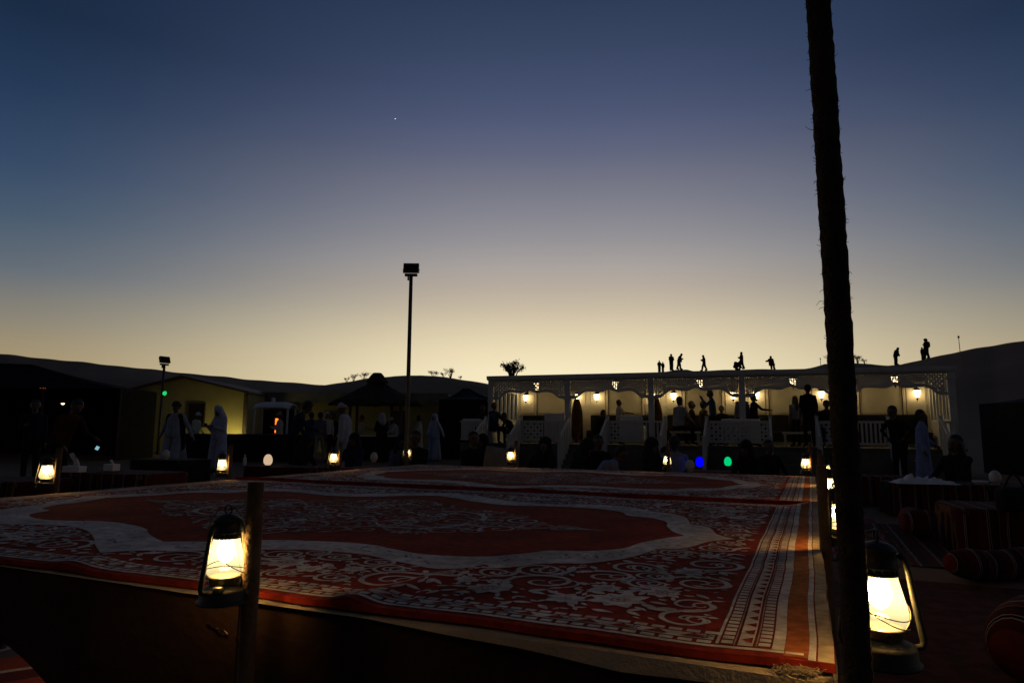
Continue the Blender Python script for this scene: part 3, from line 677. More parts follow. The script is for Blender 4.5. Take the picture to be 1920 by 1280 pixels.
# walls
m = MB(); m.box(-.06, LEN + .06, DEP, DEP + .12, DK, 2.925); m.build('back_wall', M['cream'], pv)
def lattice_arch_side(x):
    m = MB(); m.box(x - .04, x + .04, .09, DEP - .005, DK, 1.55); m.box(x - .04, x + .04, .09, DEP - .005, 2.5, 2.92)
    for k in range(7): y = .15 + (DEP - .3) * k / 6; m.box(x - .035, x + .035, y - .045, y + .045, 1.55, 2.5)
    return m.build('side_screen', M['white'], pv)
lattice_arch_side(0); lattice_arch_side(LEN)
def frame_panel(x0, x1, z0, z1, name='wall_panel'):
    m = MB(); y0, y1 = DEP - .022, DEP + .002; w = .035
    m.box(x0, x0 + w, y0, y1, z0, z1); m.box(x1 - w, x1, y0, y1, z0, z1); m.box(x0 + w, x1 - w, y0, y1, z1 - w, z1); m.box(x0 + w, x1 - w, y0, y1, z0, z0 + w)
    m.box(x0 + w, x1 - w, DEP - .008, y1, z0 + w, z1 - w)
    return m.build(name, M['cream'], pv)
for i in range(NB):
    c = (i + .5) * BAY; H = BAY / 2
    frame_panel(c - .58, c + .58, 1.80, 2.85)
    for s in (-1, 1): a, b2 = sorted((c + s * .72, c + s * 1.24)); frame_panel(a, b2, 1.80, 2.85)
    for s in (-1, 1):
        m = MB(); m.box(c + s * .65 - .04, c + s * .65 + .04, DEP - .05, DEP + .002, DK, 2.92); m.box(c + s * .65 - .055, c + s * .65 + .055, DEP - .065, DEP - .052, 2.70, 2.80); m.build('pilaster', M['cream'], pv)
        q = MB(); q.box(c + s * .65 - .062, c + s * .65 - .042, DEP - .026, DEP + .001, 1.70, 2.92); q.box(c + s * .65 + .042, c + s * .65 + .062, DEP - .026, DEP + .001, 1.70, 2.92); q.build('gap_shade_strip', M['brownfab'], pv)  # brown strips whose colour stands for the shade in the panel gaps
# balustrades, stairs
STX = [0.0, 2.86, 5.84, 8.82, 11.83]; SWD = 1.22; FY = -.42
def balustrade(x0, x1, style):
    m = MB(); m.box(x0, x1, FY - .035, FY + .035, 1.43, 1.49); m.build('top_rail', M['white'], pv)
    m = MB(); m.box(x0, x1, FY - .03, FY + .03, .84, .89); m.build('bottom_rail', M['white'], pv)
    if style == 'slat':
        k = max(2, int((x1 - x0) / .105))
        for j in range(k): x = x0 + (x1 - x0) * (j + .5) / k; q = MB(); q.box(x - .026, x + .026, FY - .012, FY + .012, .891, 1.429); q.build('baluster', M['white'], pv)
    else:
        m = MB(); lattice(m, x0 + .03, x1 - .03, lambda x: .87, 1.43, FY, .107, .036); solid(m.build('lattice_panel', M['white'], pv), .02)
        q = MB(); q.box(x0, x0 + .03, FY - .02, FY + .02, .891, 1.429); q.box(x1 - .03, x1, FY - .02, FY + .02, .891, 1.429); q.build('panel_frame', M['white'], pv)
segs = [(-.93, -.05, 'slat'), (1.27, 1.98, 'lat'), (1.98, 2.81, 'slat'), (4.13, 5.0, 'lat'), (5.0, 5.79, 'slat'), (7.11, 7.75, 'lat'), (7.75, 8.77, 'lat'), (10.09, 10.9, 'lat'), (10.9, 11.78, 'slat'), (13.10, 13.46, 'slat')]
for s in segs: balustrade(*s)
for x in STX:
    for j in range(5):
        m = MB(); z1 = DK - .15 * (j + 1) + .0; y1 = FY - .03 - .27 * j
        if z1 > .02: m.box(x + .03, x + SWD - .03, y1 - .27, y1, 0, z1); m.build('step', M['grey'], pv)
    for xx in (x, x + SWD):
        m = MB(); m.box(xx - .045, xx + .045, FY - .045, FY + .045, DK, 1.60); m.box(xx - .055, xx + .055, FY - .055, FY + .055, 1.60, 1.63); m.build('newel_post', M['white'], pv)
        m = MB(); m.box(xx - .045, xx + .045, FY - 1.20, FY - 1.11, 0, 1.02); m.box(xx - .055, xx + .055, FY - 1.21, FY - 1.10, 1.02, 1.05); m.build('newel_post', M['white'], pv)
        m = MB(); m.bar((xx, FY - .046, 1.55), (xx, FY - 1.11, .96), .06, .06); m.build('handrail', M['white'], pv)
        for j in range(5):
            t = (j + .7) / 5.6; y = FY - .05 - 1.05 * t; z = 1.55 - .59 * t - .02; q = MB(); q.box(xx - .022, xx + .022, y - .028, y + .028, max(.02, .55 - .6 * t), z); q.build('baluster', M['white'], pv)
# brown curtains tied by two columns
for x, label in ((BAY + .26, 'a'), (2 * BAY + .12, 'b')):
    m = MB(); k = 22; vs = []
    for j in range(k + 1):
        t = j / k; z = 2.20 - 1.42 * t; w = .075 + .10 * math.sin(math.pi * min(1, t * 1.25)) ** 1.2 * (1 if t < .8 else .9)
        for a in range(16):
            an = 2 * math.pi * a / 16; q = 1 + .12 * math.cos(an * 5); vs.append((x + w * q * math.cos(an), .14 + .06 * q * math.sin(an), z))
    m.add(vs, [(j * 16 + a, j * 16 + (a + 1) % 16, (j + 1) * 16 + (a + 1) % 16, (j + 1) * 16 + a) for j in range(k) for a in range(16)])
    m.build('curtain', M['brownfab'], pv, True)
# lamps of the pavilion
LAMPG = emit('pavilion_lamp_glass', (1, .74, .36), 12.0)
LAMPC = emit('pavilion_lamp_core', (1, .80, .42), 26)
def pav_lamp(name, label, group, wall):
    L = thing(name, label, 'lamp', (0, 0, 0), 0, group)
    m = MB(); m.lathe([(.045, -.105), (.085, .02), (.10, .10), (.088, .105)], 6); m.build('glass', LAMPG, L)
    m = MB(); m.lathe([(.105, .105), (.115, .112), (.07, .165), (.028, .19), (.022, .21), (.012, .23)], 6); m.build('cap', M['darkwood'], L)
    m = MB(); m.lathe([(.050, -.107), (.046, -.13), (.018, -.165), (.010, -.20), (.002, -.215)], 8); m.build('finial', M['darkwood'], L)
    for a in range(6):
        c = math.pi / 3 * a; q = MB(); q.bar((.047 * math.cos(c), .047 * math.sin(c), -.105), (.103 * math.cos(c), .103 * math.sin(c), .105), .007, .007); q.build('glazing_bar', M['darkwood'], L)
    m = MB()
    if wall: m.tube([(0, 0, .22), (0, .03, .27), (0, .11, .28), (0, .165, .20)], .012, 6); m.box(-.04, .04, .16, .178, .06, .30); m.build('wall_bracket', M['darkwood'], L)
    else: m.tube([(0, 0, .22), (0, 0, .30)], .008, 6); m.build('chain', M['darkwood'], L)
    return L
wl0 = pl0 = None
wherew = ['in the end bay of the wall beside the shrub end, {} pilaster', 'in the bay with the brown curtain, {} pilaster', 'in the bay behind the person photographing, {} pilaster', 'in the bay behind the person in black t-shirt, {} pilaster', 'in the end bay towards the black tent, {} pilaster']
for i in range(NB):
    for s in (-1, 1):
        lab = 'lit wall lantern ' + wherew[i].format('left' if s < 0 else 'right')
        o = pav_lamp('wall_lantern', lab, 'wall lanterns in the pavilion', True) if wl0 is None else copy_tree(wl0)
        wl0 = wl0 or o; o.location = ploc((i + .5) * BAY + s * .98, DEP - .20, 2.36); o.rotation_euler = (0, 0, PANG); o['label'] = lab
    lab = 'lit pendant lantern glimpsed through the lattice of ' + ['the arch nearest the shrub', 'the arch with the brown curtain', 'the middle arch', 'the arch over the tall person in black', 'the arch nearest the black tent'][i]
    o = pav_lamp('pendant_lantern', lab, 'pendant lanterns in the pavilion', False) if pl0 is None else copy_tree(pl0)
    pl0 = pl0 or o; o.location = ploc((i + .5) * BAY + .10, .55, 2.645); o.rotation_euler = (0, 0, PANG); o['label'] = lab
# furniture in the pavilion
def sofa(x0, x1, y0, y1, h, matn, label, name='bench_sofa', back='far'):
    S = thing(name, label, 'sofa', ploc((x0 + x1) / 2, y0, DK), PANG, 'sofas in the pavilion'); w = (x1 - x0) / 2; d = y1 - y0
    m = MB(); m.rbox(-w, w, .02, d - .17, .12, .45, .04); m.build('seat', matn, S, True)
    m = MB(); m.rbox(-w, w, d - .165, d, .12, h, .05); m.build('backrest', matn, S, True)
    m = MB()
    for sx_ in (-w + .06, w - .06):
        for yy in (.06, d - .06): m.box(sx_ - .03, sx_ + .03, yy - .03, yy + .03, 0, .119)
    m.build('feet', M['darkwood'], S)
    return S
for i in range(NB):
    sofa(i * BAY + .15, (i + 1) * BAY - .15, 1.75, 2.55, .98, M['dark'], 'long dark bench sofa against the pavilion wall, ' + ['bay nearest the shrub', 'bay with the brown curtain', 'middle bay', 'bay behind the tall person in black', 'bay nearest the black tent'][i])
def armchair(x, y, h, label, w=.35):
    S = thing('white_armchair', label, 'armchair', ploc(x, y, DK), PANG, 'white armchairs along the balustrade')
    m = MB(); m.rbox(-w, w, 0, .14, .08, h, .05); m.build('backrest', M['white'], S, True)
    m = MB(); m.rbox(-w + .1, w - .1, .145, .62, .08, .42, .05); m.build('seat', M['white'], S, True)
    for s in (-1, 1): q = MB(); q.rbox(s * (w - .05) - .048, s * (w - .05) + .048, .146, .62, .08, .60, .03); q.build('armrest', M['white'], S, True)
armchair(2.30, -.22, .98, 'white armchair turned away beyond the slatted balustrade by the brown curtain')
armchair(4.75, -.1, .90, 'white armchair turned away behind the person in the white top')
armchair(8.0, -.25, .80, 'wide white armchair in front of the long-haired person', .55)
armchair(-.62, -.25, .80, 'white armchair at the open end of the deck outside the arches')
for x, lab in ((6.35, 'low white table by the seated person in white shirt'), (9.6, 'low white table behind the slim person with long hair')):
    T = thing('low_table', lab, 'table', ploc(x, .55, DK), PANG); m = MB(); m.rbox(-.45, .45, -.3, .3, .36, .42, .02); m.build('tabletop', M['white'], T)
    for sx_ in (-.38, .38):
        for sy_ in (-.24, .24): q = MB(); q.box(sx_ - .03, sx_ + .03, sy_ - .03, sy_ + .03, 0, .359); q.build('leg', M['white'], T)

# ------------------------------------------------------------------ buildings and tents on the other side
def bulb_lamp(p, strength, r, label, c=(1, .72, .28), cord=.25):
    L = thing('bulb_lamp', label, 'lamp', p)
    m = MB(); m.lathe([(.3 * r, -r), (.8 * r, -.6 * r), (r, 0), (.8 * r, .6 * r), (.45 * r, 1.1 * r)], 14); m.build('bulb', emit('bulb_' + label[:12], c, strength), L, True)
    m = MB(); m.lathe([(.46 * r, 1.1 * r), (.5 * r, 1.9 * r), (.2 * r, 2.1 * r)], 10); m.tube([(0, 0, 2 * r), (0, 0, 2 * r + cord)], .006, 5); m.build('socket', M['dark'], L)
    return L
# gable house
gh = thing('gable_house', 'small yellow rendered house with a low gable', 'house', (0, 0, 0))
gd = 30.0; GL, GR, GM = at(232, 735, gd), at(465, 736, gd), at(345, 709, gd)
m = MB(); ze, zr_ = GR.z, GM.z
f0 = [(GL.x, gd, 0), (GR.x, gd, 0), (GR.x, gd, ze), (GM.x, gd, zr_), (GL.x, gd, ze)]; b0 = [(x, y + 5, z) for x, y, z in f0]
m.add(f0 + b0, [(0, 1, 2, 3, 4), (9, 8, 7, 6, 5), (1, 6, 7, 2), (0, 4, 9, 5)]); m.build('wall', M['yellow'], gh)
m = MB()
for a, b2 in (((GL.x - .25, ze - .10), (GM.x, zr_ + .02)), ((GM.x, zr_ + .02), (GR.x + .12, ze - .045))):
    m.add([(a[0], gd - .25, a[1]), (b2[0], gd - .25, b2[1]), (b2[0], gd + 5.2, b2[1]), (a[0], gd + 5.2, a[1]), (a[0], gd - .25, a[1] + .09), (b2[0], gd - .25, b2[1] + .09), (b2[0], gd + 5.2, b2[1] + .09), (a[0], gd + 5.2, a[1] + .09)],
          [(0, 3, 2, 1), (4, 5, 6, 7), (0, 1, 5, 4), (1, 2, 6, 5), (2, 3, 7, 6), (3, 0, 4, 7)])
m.build('roof', M['darkwood'], gh)
wa, wb = at(355, 757, gd), at(381, 801, gd)
m = MB(); m.box(wa.x, wb.x, gd - .02, gd - .004, wb.z, wa.z); wno = m.build('window', M['dark'], gh)
m = MB()
for x0, x1, z0, z1 in ((wa.x - .05, wa.x, wb.z, wa.z + .05), (wb.x, wb.x + .05, wb.z, wa.z + .05), (wa.x, wb.x, wa.z, wa.z + .05)): m.box(x0, x1, gd - .05, gd - .003, z0, z1)
m.build('frame', M['darkwood'], wno)
m = MB(); m.box(GR.x - .16, GR.x + .02, gd - .03, gd - .003, 0, ze - .05); m.build('corner_board', M['darkwood'], gh)
# long low building
lb = thing('long_house', 'long low building with dark eaves behind the thatched hut', 'building', (0, 0, 0))
ld = 33.0; LA, LB_ = at(460, 740, ld), at(836, 747, ld); zt = 2.72
m = MB(); m.box(LA.x, LB_.x, ld, ld + 4, 0, zt); m.build('wall', M['tan'], lb)
m = MB(); m.box(LA.x - .1, LB_.x + .2, ld - .9, ld + 4.2, zt + .004, zt + .13); m.box(LA.x - .1, LB_.x + .2, ld - .93, ld - .905, zt - .30, zt + .16); m.build('roof', M['grey'], lb)
for px0, px1 in ((611, 634), (737, 763), (540, 556)):
    a, c = at(px0, 773, ld), at(px1, 773, ld); m = MB(); m.box(a.x, c.x, ld - .03, ld - .004, 0, 2.02); dro = m.build('door', M['darkwood'], lb)
    q = MB()
    for x0, x1, z0, z1 in ((a.x - .06, a.x, 0, 2.08), (c.x, c.x + .06, 0, 2.08), (a.x, c.x, 2.02, 2.08)): q.box(x0, x1, ld - .05, ld - .004, z0, z1)
    q.build('frame', M['grey'], dro)
# thatched hut
hc = flat(704, 27.2); ht = thing('thatched_hut', 'open serving hut with a shaggy thatched hip roof', 'hut', hc)
Hw, Hd, zev, zap = 1.72, 1.35, at(704, 757, 27.2).z, at(704, 712, 27.2).z
m = MB(); rnd = random.Random(5); k = 9; NR = 40; vs = []
for j in range(k + 1):
    t = j / k; f = (1 - t) ** 1.15 * .9 + .1 * (1 - t) + .04
    for i in range(NR):
        a = 2 * math.pi * i / NR; e = 2.6; c, s = math.cos(a), math.sin(a); q = (abs(c) ** e + abs(s) ** e) ** (-1 / e)
        n1 = 1 + .05 * rnd.uniform(-1, 1); vs.append((Hw * f * q * c * n1, Hd * f * q * s * n1, zev + (zap - zev) * t ** .92 + rnd.uniform(-.03, .03) - (.10 * rnd.random() if j == 0 else 0)))
m.add(vs, [(j * NR + i, j * NR + (i + 1) % NR, (j + 1) * NR + (i + 1) % NR, (j + 1) * NR + i) for j in range(k) for i in range(NR)] + [tuple(k * NR + i for i in range(NR)), tuple(range(NR - 1, -1, -1))])
rf = m.build('roof', M['thatch'], ht)
m = MB(); m.lathe([(.42, zap - .12), (.34, zap + .06), (.26, zap + .16), (.18, zap + .26), (.15, zap + .28), (.02, zap + .285)], 14, jit=lambda a, z: 1 + .08 * math.sin(a * 7 + z * 9)); m.build('cap', M['thatch'], rf)
m = MB(); rnd = random.Random(8)
for i in range(420):
    a = rnd.uniform(0, 6.283); e = 2.6; c, s = math.cos(a), math.sin(a); q = (abs(c) ** e + abs(s) ** e) ** (-1 / e); f = rnd.uniform(.9, 1.03)
    p = Vector((Hw * q * c * f, Hd * q * s * f, zev + .04 + (1 - f) * .9)); m.tube([p, p + Vector((c * .07, s * .07, -rnd.uniform(.06, .16)))], [.012, .004], 3)
tag(m.build('thatch_fringe', M['thatch'], rf), kind='stuff')
for px in (655, 668, 733, 750):
    for yy in ((-.95,) if px in (668, 750) else (.95,)):
        m = MB(); x = flat(px, 27.2 + yy).x - hc.x; m.tube([(x, yy, 0), (x + .01, yy, 1), (x, yy, zev + .1)], .055, 8); m.build('post', M['darkwood'], ht, True)
m = MB(); x0, x1 = flat(667, 26.2).x - hc.x, flat(753, 26.2).x - hc.x; m.box(x0, x1, -1.25, -.70, 0, .90); co = m.build('counter', M['dark'], ht)
m = MB(); m.rbox(x0 - .04, x1 + .04, -1.29, -.66, .902, .945, .012); m.build('counter_top', M['paper'], co)
bulb_lamp((hc.x + .2, hc.y + .1, zev + .18), 60, .07, 'bare bulb hanging under the thatched roof')
# dark serving counter
a, c = flat(338, 24.5), flat(560, 24.5)
sc_ = thing('serving_counter', 'long dark serving counter in front of the yellow gable house', 'counter', (a.x, a.y, 0))
m = MB(); m.box(0, c.x - a.x, 0, .7, 0, .93); m.build('base', M['dark'], sc_); m = MB(); m.rbox(-.05, c.x - a.x + .05, -.05, .75, .932, .975, .012); m.build('top', M['darkwood'], sc_)
bulb_lamp((at(432, 800, 29.2).x, 29.2, .74), 125, .08, 'bare bulb standing behind the serving counter by the yellow wall', (1, .86, .30), .12)
# grill stall with canopy
gs0 = flat(484, 25.6); gs1 = flat(545, 25.6); GW = gs1.x - gs0.x
gk = thing('grill_stall', 'grill stall under a pale curved canopy with two glowing orange burners', 'food stall', (gs0.x, gs0.y, 0))
zc = at(484, 764, 25.6).z
m = MB(); vs = []
for j in range(9):
    t = j / 8; y = -.55 + 1.1 * t; z = zc + .20 * math.sin(math.pi * t) ** .8
    for x in (-.06, .2, GW - .2, GW + .10): vs.append((x, y, z - (.06 if x in (-.06, GW + .10) else 0)))
m.add(vs, [(j * 4 + i, j * 4 + i + 1, (j + 1) * 4 + i + 1, (j + 1) * 4 + i) for j in range(8) for i in range(3)]); solid(m.build('canopy', M['white'], gk), .02)
m = MB(); m.lathe([(.07, zc + .2), (.07, zc + .34), (.09, zc + .35), (.02, zc + .38)], 10, 0, (.42 * GW, 0, 0)); m.build('vent_pipe', M['white'], gk)
for x in (.0, GW):
    for y in (-.45, .45): q = MB(); q.box(x - .03, x + .03, y - .03, y + .03, 0, zc); q.build('post', M['white'], gk)
m = MB(); m.box(0, GW, -.4, .4, .0, .95); m.build('counter', M['dark'], gk)
m = MB(); m.box(.05, GW - .05, .30, .36, .952, zc - .05); m.build('back_panel', M['dark'], gk)
BURN = emit('grill_burner', (1, .17, .012), 2.4)
bx = at(516, 790, 25.2)
m = MB(); m.box(bx.x - gs0.x - .10, bx.x - gs0.x + .12, -.22, -.05, .951, 1.9); gri = m.build('grill', M['steel'], gk)
for y0, y1 in ((784, 796), (801, 811)):
    za, zb = at(516, y1, 25.3).z, at(516, y0, 25.3).z; q = MB(); q.box(bx.x - gs0.x - .06, bx.x - gs0.x + .065, -.225, -.2215, za, zb); q.build('burner', BURN, gri)
# black tents
def hip_tent(name, label, px0, px1, pxr0, pxr1, pye, pyr, d, dep, openf):
    a, b2, r0, r1 = at(px0, pye[0], d), at(px1, pye[1], d), at(pxr0, pyr[0], d + dep * .5), at(pxr1, pyr[1], d + dep * .5)
    T = thing(name, label, 'tent', (a.x, d, 0)); o = Vector((a.x, d, 0))
    A, B, C, D = [Vector(p) - o for p in ((a.x, d, a.z), (b2.x, d, b2.z), (b2.x, d + dep, b2.z), (a.x, d + dep, a.z))]; E0, F0 = r0 - o, r1 - o
    m = MB(); k = 12
    def sag(P, Q, Rr, S):                                            # cloth panel with a slight belly
        vs = []
        for j in range(k + 1):
            for i in range(k + 1):
                u, v = i / k, j / k; p = P.lerp(Q, u).lerp(S.lerp(Rr, u), v); p.z -= .10 * math.sin(math.pi * v) * (1 + .4 * math.sin(u * 9)); vs.append(p)
        m.add(vs, [(j * (k + 1) + i, j * (k + 1) + i + 1, (j + 1) * (k + 1) + i + 1, (j + 1) * (k + 1) + i) for j in range(k) for i in range(k)])
    sag(A, B, F0, E0); sag(B, C, F0, F0); sag(C, D, E0, F0); sag(D, A, E0, E0)
    m.build('roof', M['black'], T, True)
    m = MB(); g0 = lambda p: Vector((p.x, p.y, 0))
    for P, Q in ((B, C), (C, D), (D, A)) + (() if openf else ((A, B),)): m.add([g0(P), g0(Q), Q, P], [(0, 1, 2, 3)])
    m.build('side_cloth', M['black'], T)
    L = max(2, int((B - A).length / 2.4))
    for i in range(L + 1): p = A.lerp(B, i / L); q = MB(); q.tube([(p.x, .05, 0), (p.x, .05, p.z - .02)], .04, 8); q.build('post', M['darkwood'], T)
    return T
hip_tent('bedouin_tent', 'big black hip-roofed tent with open front and small lamps inside', -500, 226, -380, 60, (724, 728), (668, 683), 25, 2.6, True)
hip_tent('bedouin_tent', 'small black peaked tent between the long building and the pavilion', 824, 935, 868, 880, (748, 748), (728, 728), 28, 4, False)
hip_tent('bedouin_tent', 'black tent beside the pavilion end under the high dune', 1927, 2600, 2010, 2500, (752, 745), (722, 712), 19, 2, False)
# small lights on the tent side
gp = at(309, 737, 28.6); GLt = thing('green_lamp', 'round green lamp on the pole beside the yellow gable house', 'lamp', gp)
GLt.scale = (.8, .8, .8)
m = MB(); m.tube([(0, .06, 0), (0, .0, 0)], [.15, .16], 18); m.build('housing', M['dark'], GLt)
m = MB(); GE = emit('green_led', (.02, 1, .22), 1.1)
for i in range(26): a = i * 2.4; r = .022 * math.sqrt(i) + .004; m.tube([(r * math.cos(a), -.004, r * math.sin(a)), (r * math.cos(a), -.012, r * math.sin(a))], .017, 7)
m.build('led_cluster', GE, GLt)
op = at(80, 727, 25.6); OL = thing('orange_string_light', 'short string of dim orange bulbs inside the big black tent', 'string light', op)
OE = emit('orange_bulb', (1, .22, .03), .55)
m = MB(); m.tube([(-.12, 0, .03), (0, 0, .0), (.13, 0, .03)], .006, 5); m.build('cord', M['dark'], OL)
for i, x in enumerate((-.09, -.045, .02, .06, .10)): q = MB(); q.lathe([(.004, -.02), (.018, -.01), (.016, .015), (.006, .022)], 8, 0, (x, 0, .0 + .012 * (i % 2))); q.build('bulb', OE, OL, True)
tl = at(118, 755, 25.6); TL = thing('tent_lamp', 'small lit shaded lamp hanging inside the big black tent', 'lamp', tl)
m = MB(); m.lathe([(.13, -.02), (.05, .08), (.02, .10)], 14, cap=False); m.build('shade', M['darkwood'], TL); m = MB(); m.lathe([(.01, -.07), (.05, -.045), (.065, -.01), (.03, .03)], 12); m.build('bulb', emit('tent_bulb', (1, .75, .35), 5), TL, True)
m = MB(); m.tube([(0, 0, .1), (0, 0, .8)], .006, 5); m.build('cord', M['dark'], TL)

# ------------------------------------------------------------------ shrubs on the dunes
def shrub(p, h, w, nl, seed, label, name='desert_shrub', stems=7, ls=.09):
    rn = random.Random(seed); S = thing(name, label, 'shrub', p); t = MB(); lf = MB()
    for i in range(stems):
        a = rn.uniform(0, 6.28); e = Vector((math.cos(a) * w * .5 * rn.uniform(.3, 1), math.sin(a) * w * .5 * rn.uniform(.3, 1), h * rn.uniform(.6, .98)))
        mid = e * .5 + Vector((rn.uniform(-.1, .1), rn.uniform(-.1, .1), .12 * h)); t.tube([(0, 0, -.15), mid, e], [.035 * h, .022 * h, .008 * h], 5)
        for s in range(4):
            b0 = mid.lerp(e, rn.uniform(.1, .9)); d = Vector((rn.uniform(-1, 1), rn.uniform(-1, 1), rn.uniform(0, .9))) * .26 * w * .6; t.tube([b0, b0 + d * .6, b0 + d], [.012 * h, .009 * h, .005 * h], 4)
            for q in range(int(nl / stems / 4)):
                c = b0 + d * rn.uniform(.3, 1.1) + Vector((rn.gauss(0, .05), rn.gauss(0, .05), rn.gauss(0, .05))) * w; s_ = ls * rn.uniform(.6, 1.3); u = Vector((rn.gauss(0, 1), rn.gauss(0, 1), rn.gauss(0, 1))).normalized(); v = u.orthogonal().normalized()
                lf.add([c - u * s_, c + v * s_ * .4, c + u * s_, c - v * s_ * .4], [(0, 1, 2, 3)])
    t.build('stems', M['bark'], S); tag(lf.build('foliage', M['leaf'], S), kind='stuff')
r0 = ridge(960); shrub((r0.x, r0.y, r0.z), at(960, 674, r0.y).z - r0.z, 2.7, 1300, 3, 'rounded leafy shrub rising behind the pavilion roof', stems=11, ls=.11)
for i, (px, hh, ww, nl, lab) in enumerate(((650, .45, .5, 40, 'sparse twig plant at the foot of the thatched roof skyline, outer one'), (663, .6, .7, 60, 'sparse twig plant on the ridge beside the thatched roof'), (682, .6, .8, 90, 'bushier twig plant touching the thatched roof skyline'),
        (812, .5, .9, 90, 'low leafy plant on the ridge next to the floodlight pole'), (832, .45, .7, 50, 'sparse plant on the ridge between two leafy ones'), (845, .85, 1.0, 110, 'tallest leafy plant on the ridge beyond the small black tent'), (862, .3, .4, 24, 'tiny plant on the ridge above the small black tent'),
        (940, .35, .5, 30, 'tiny bush at the foot of the rounded shrub'), (1608, .9, .9, 120, 'bush on the dune beside the tall fibre pole'), (1622, .5, .7, 60, 'low bush on the dune right of the tall pole'))):
    p = ridge(px); shrub((p.x, p.y, p.z - .05), hh * 1.15, ww * 1.5, nl * 3, 30 + i, lab, 'twig_plant', 8, .055)
for px, py, lab in ((1797, 629, 'thin marker stick leaning on the high dune'), (1538, 671, 'short marker stick on the dune beside the tall pole')):
    p = ridge(px + (3 if px > 1700 else 1)); q = at(px, py, p.y); S = thing('marker_stick', lab, 'stick', p); d = q - p
    m = MB(); m.tube([(0, 0, -.1), d * .85, d], [.028, .024, .022], 6); m.build('shaft', M['darkwood'], S); m = MB(); m.tube([d * .84, d * .98], [.085, .07], 8); m.build('torch_head', M['dark'], S)

# ------------------------------------------------------------------ people
def capsule(A, B, ra, rb, n=10, k=3):
    A, B = Vector(A), Vector(B); ax_ = B - A; L = ax_.length
    if L < 1e-6: ax_ = Vector((0, 0, 1))
    w = ax_.normalized(); u = w.orthogonal().normalized(); v = w.cross(u); vs = []
    rings = [(A, ra, -math.cos(t * math.pi / 2 / k), math.sin(t * math.pi / 2 / k)) for t in range(k + 1)] + [(B, rb, math.sin(t * math.pi / 2 / k), math.cos(t * math.pi / 2 / k)) for t in range(k + 1)]
    rings[0] = (A, ra, -1, .05); rings[-1] = (B, rb, 1, .05)
    for c, r, h, s in rings:
        for j in range(n): a = 2 * math.pi * j / n; vs.append(c + w * (h * r) + (u * math.cos(a) + v * math.sin(a)) * (s * r))
    m_ = len(rings); fs = [(i * n + j, i * n + (j + 1) % n, (i + 1) * n + (j + 1) % n, (i + 1) * n + j) for i in range(m_ - 1) for j in range(n)]
    fs += [tuple(range(n - 1, -1, -1)), tuple((m_ - 1) * n + j for j in range(n))]
    return vs, fs
ARMS = dict(down=((.05, -.02, -.29), (.01, .05, -.25)), front=((.05, .06, -.27), (-.11, .20, .07)), low=((.05, .05, -.28), (-.07, .17, -.14)), out=((.14, -.06, -.25), (.11, .0, -.22)), hip=((.22, -.04, -.19), (-.16, .07, -.13)),
            up=((.10, .17, -.14), (-.08, .12, .20)), reach=((.03, .20, -.19), (.0, .24, -.02)), point=((.16, .10, -.17), (.22, .10, -.03)), knee=((.03, .18, -.22), (-.03, .20, -.12)), back=((.06, -.12, -.27), (-.04, -.03, -.25)))
def skeleton(kind='stand', lean=0.0, arms=('down', 'down'), stride=0.0, nod=0.0):
    J = {}; V = Vector
    pz = dict(stand=.93, sit=.53, floor=.15, crouch=.34)[kind]
    J['P'] = V((0, 0, pz)); d = V((0, math.sin(lean), math.cos(lean)))
    d1 = V((0, math.sin(lean * .6), math.cos(lean * .6)))
    J['C'] = J['P'] + d1 * .20 + d * .17; J['N'] = J['C'] + d * .19; hd = lean * .75 + nod; J['H'] = J['N'] + V((0, math.sin(hd), math.cos(hd))) * .155 + V((0, .015, 0)); J['hd'] = hd
    rot = Matrix.Rotation(-lean * .55, 3, 'X')
    for s, nm in ((-1, 'L'), (1, 'R')):
        S = J['N'] - d * .055 + V((s * .175, 0, 0)); a, b2 = ARMS[arms[0 if s < 0 else 1]]
        E = S + rot @ V((a[0] * s, a[1], a[2])); W = E + rot @ V((b2[0] * s, b2[1], b2[2])); J[nm + 'S'], J[nm + 'E'], J[nm + 'W'] = S, E, W
        if kind == 'stand':
            y = stride * s * .5; J[nm + 'h'] = V((s * .085, 0, pz - .02)); J[nm + 'k'] = V((s * .10, y * .55 + .03, .50)); J[nm + 'a'] = V((s * .105, y - (.03 if y < 0 else 0), .085 + (.05 if y < -.1 else 0))); J[nm + 't'] = J[nm + 'a'] + V((s * .03, .15, -.05))
        elif kind == 'sit':
            J[nm + 'h'] = V((s * .09, 0, pz - .01)); J[nm + 'k'] = V((s * .13, .42, .52)); J[nm + 'a'] = V((s * .13, .42 + stride, .085)); J[nm + 't'] = J[nm + 'a'] + V((s * .03, .15, -.045))
        elif kind == 'floor':
            J[nm + 'h'] = V((s * .10, .02, pz)); J[nm + 'k'] = V((s * .34, .30, .15)); J[nm + 'a'] = V((-s * .06, .34 + .05 * s, .08)); J[nm + 't'] = J[nm + 'a'] + V((-s * .14, .04, -.01))
        else:
            J[nm + 'h'] = V((s * .09, 0, pz)); J[nm + 'k'] = V((s * .15, .36, .48)); J[nm + 'a'] = V((s * .12, .12, .085)); J[nm + 't'] = J[nm + 'a'] + V((s * .03, .16, -.05))
    return J
HM = {'n': 0}
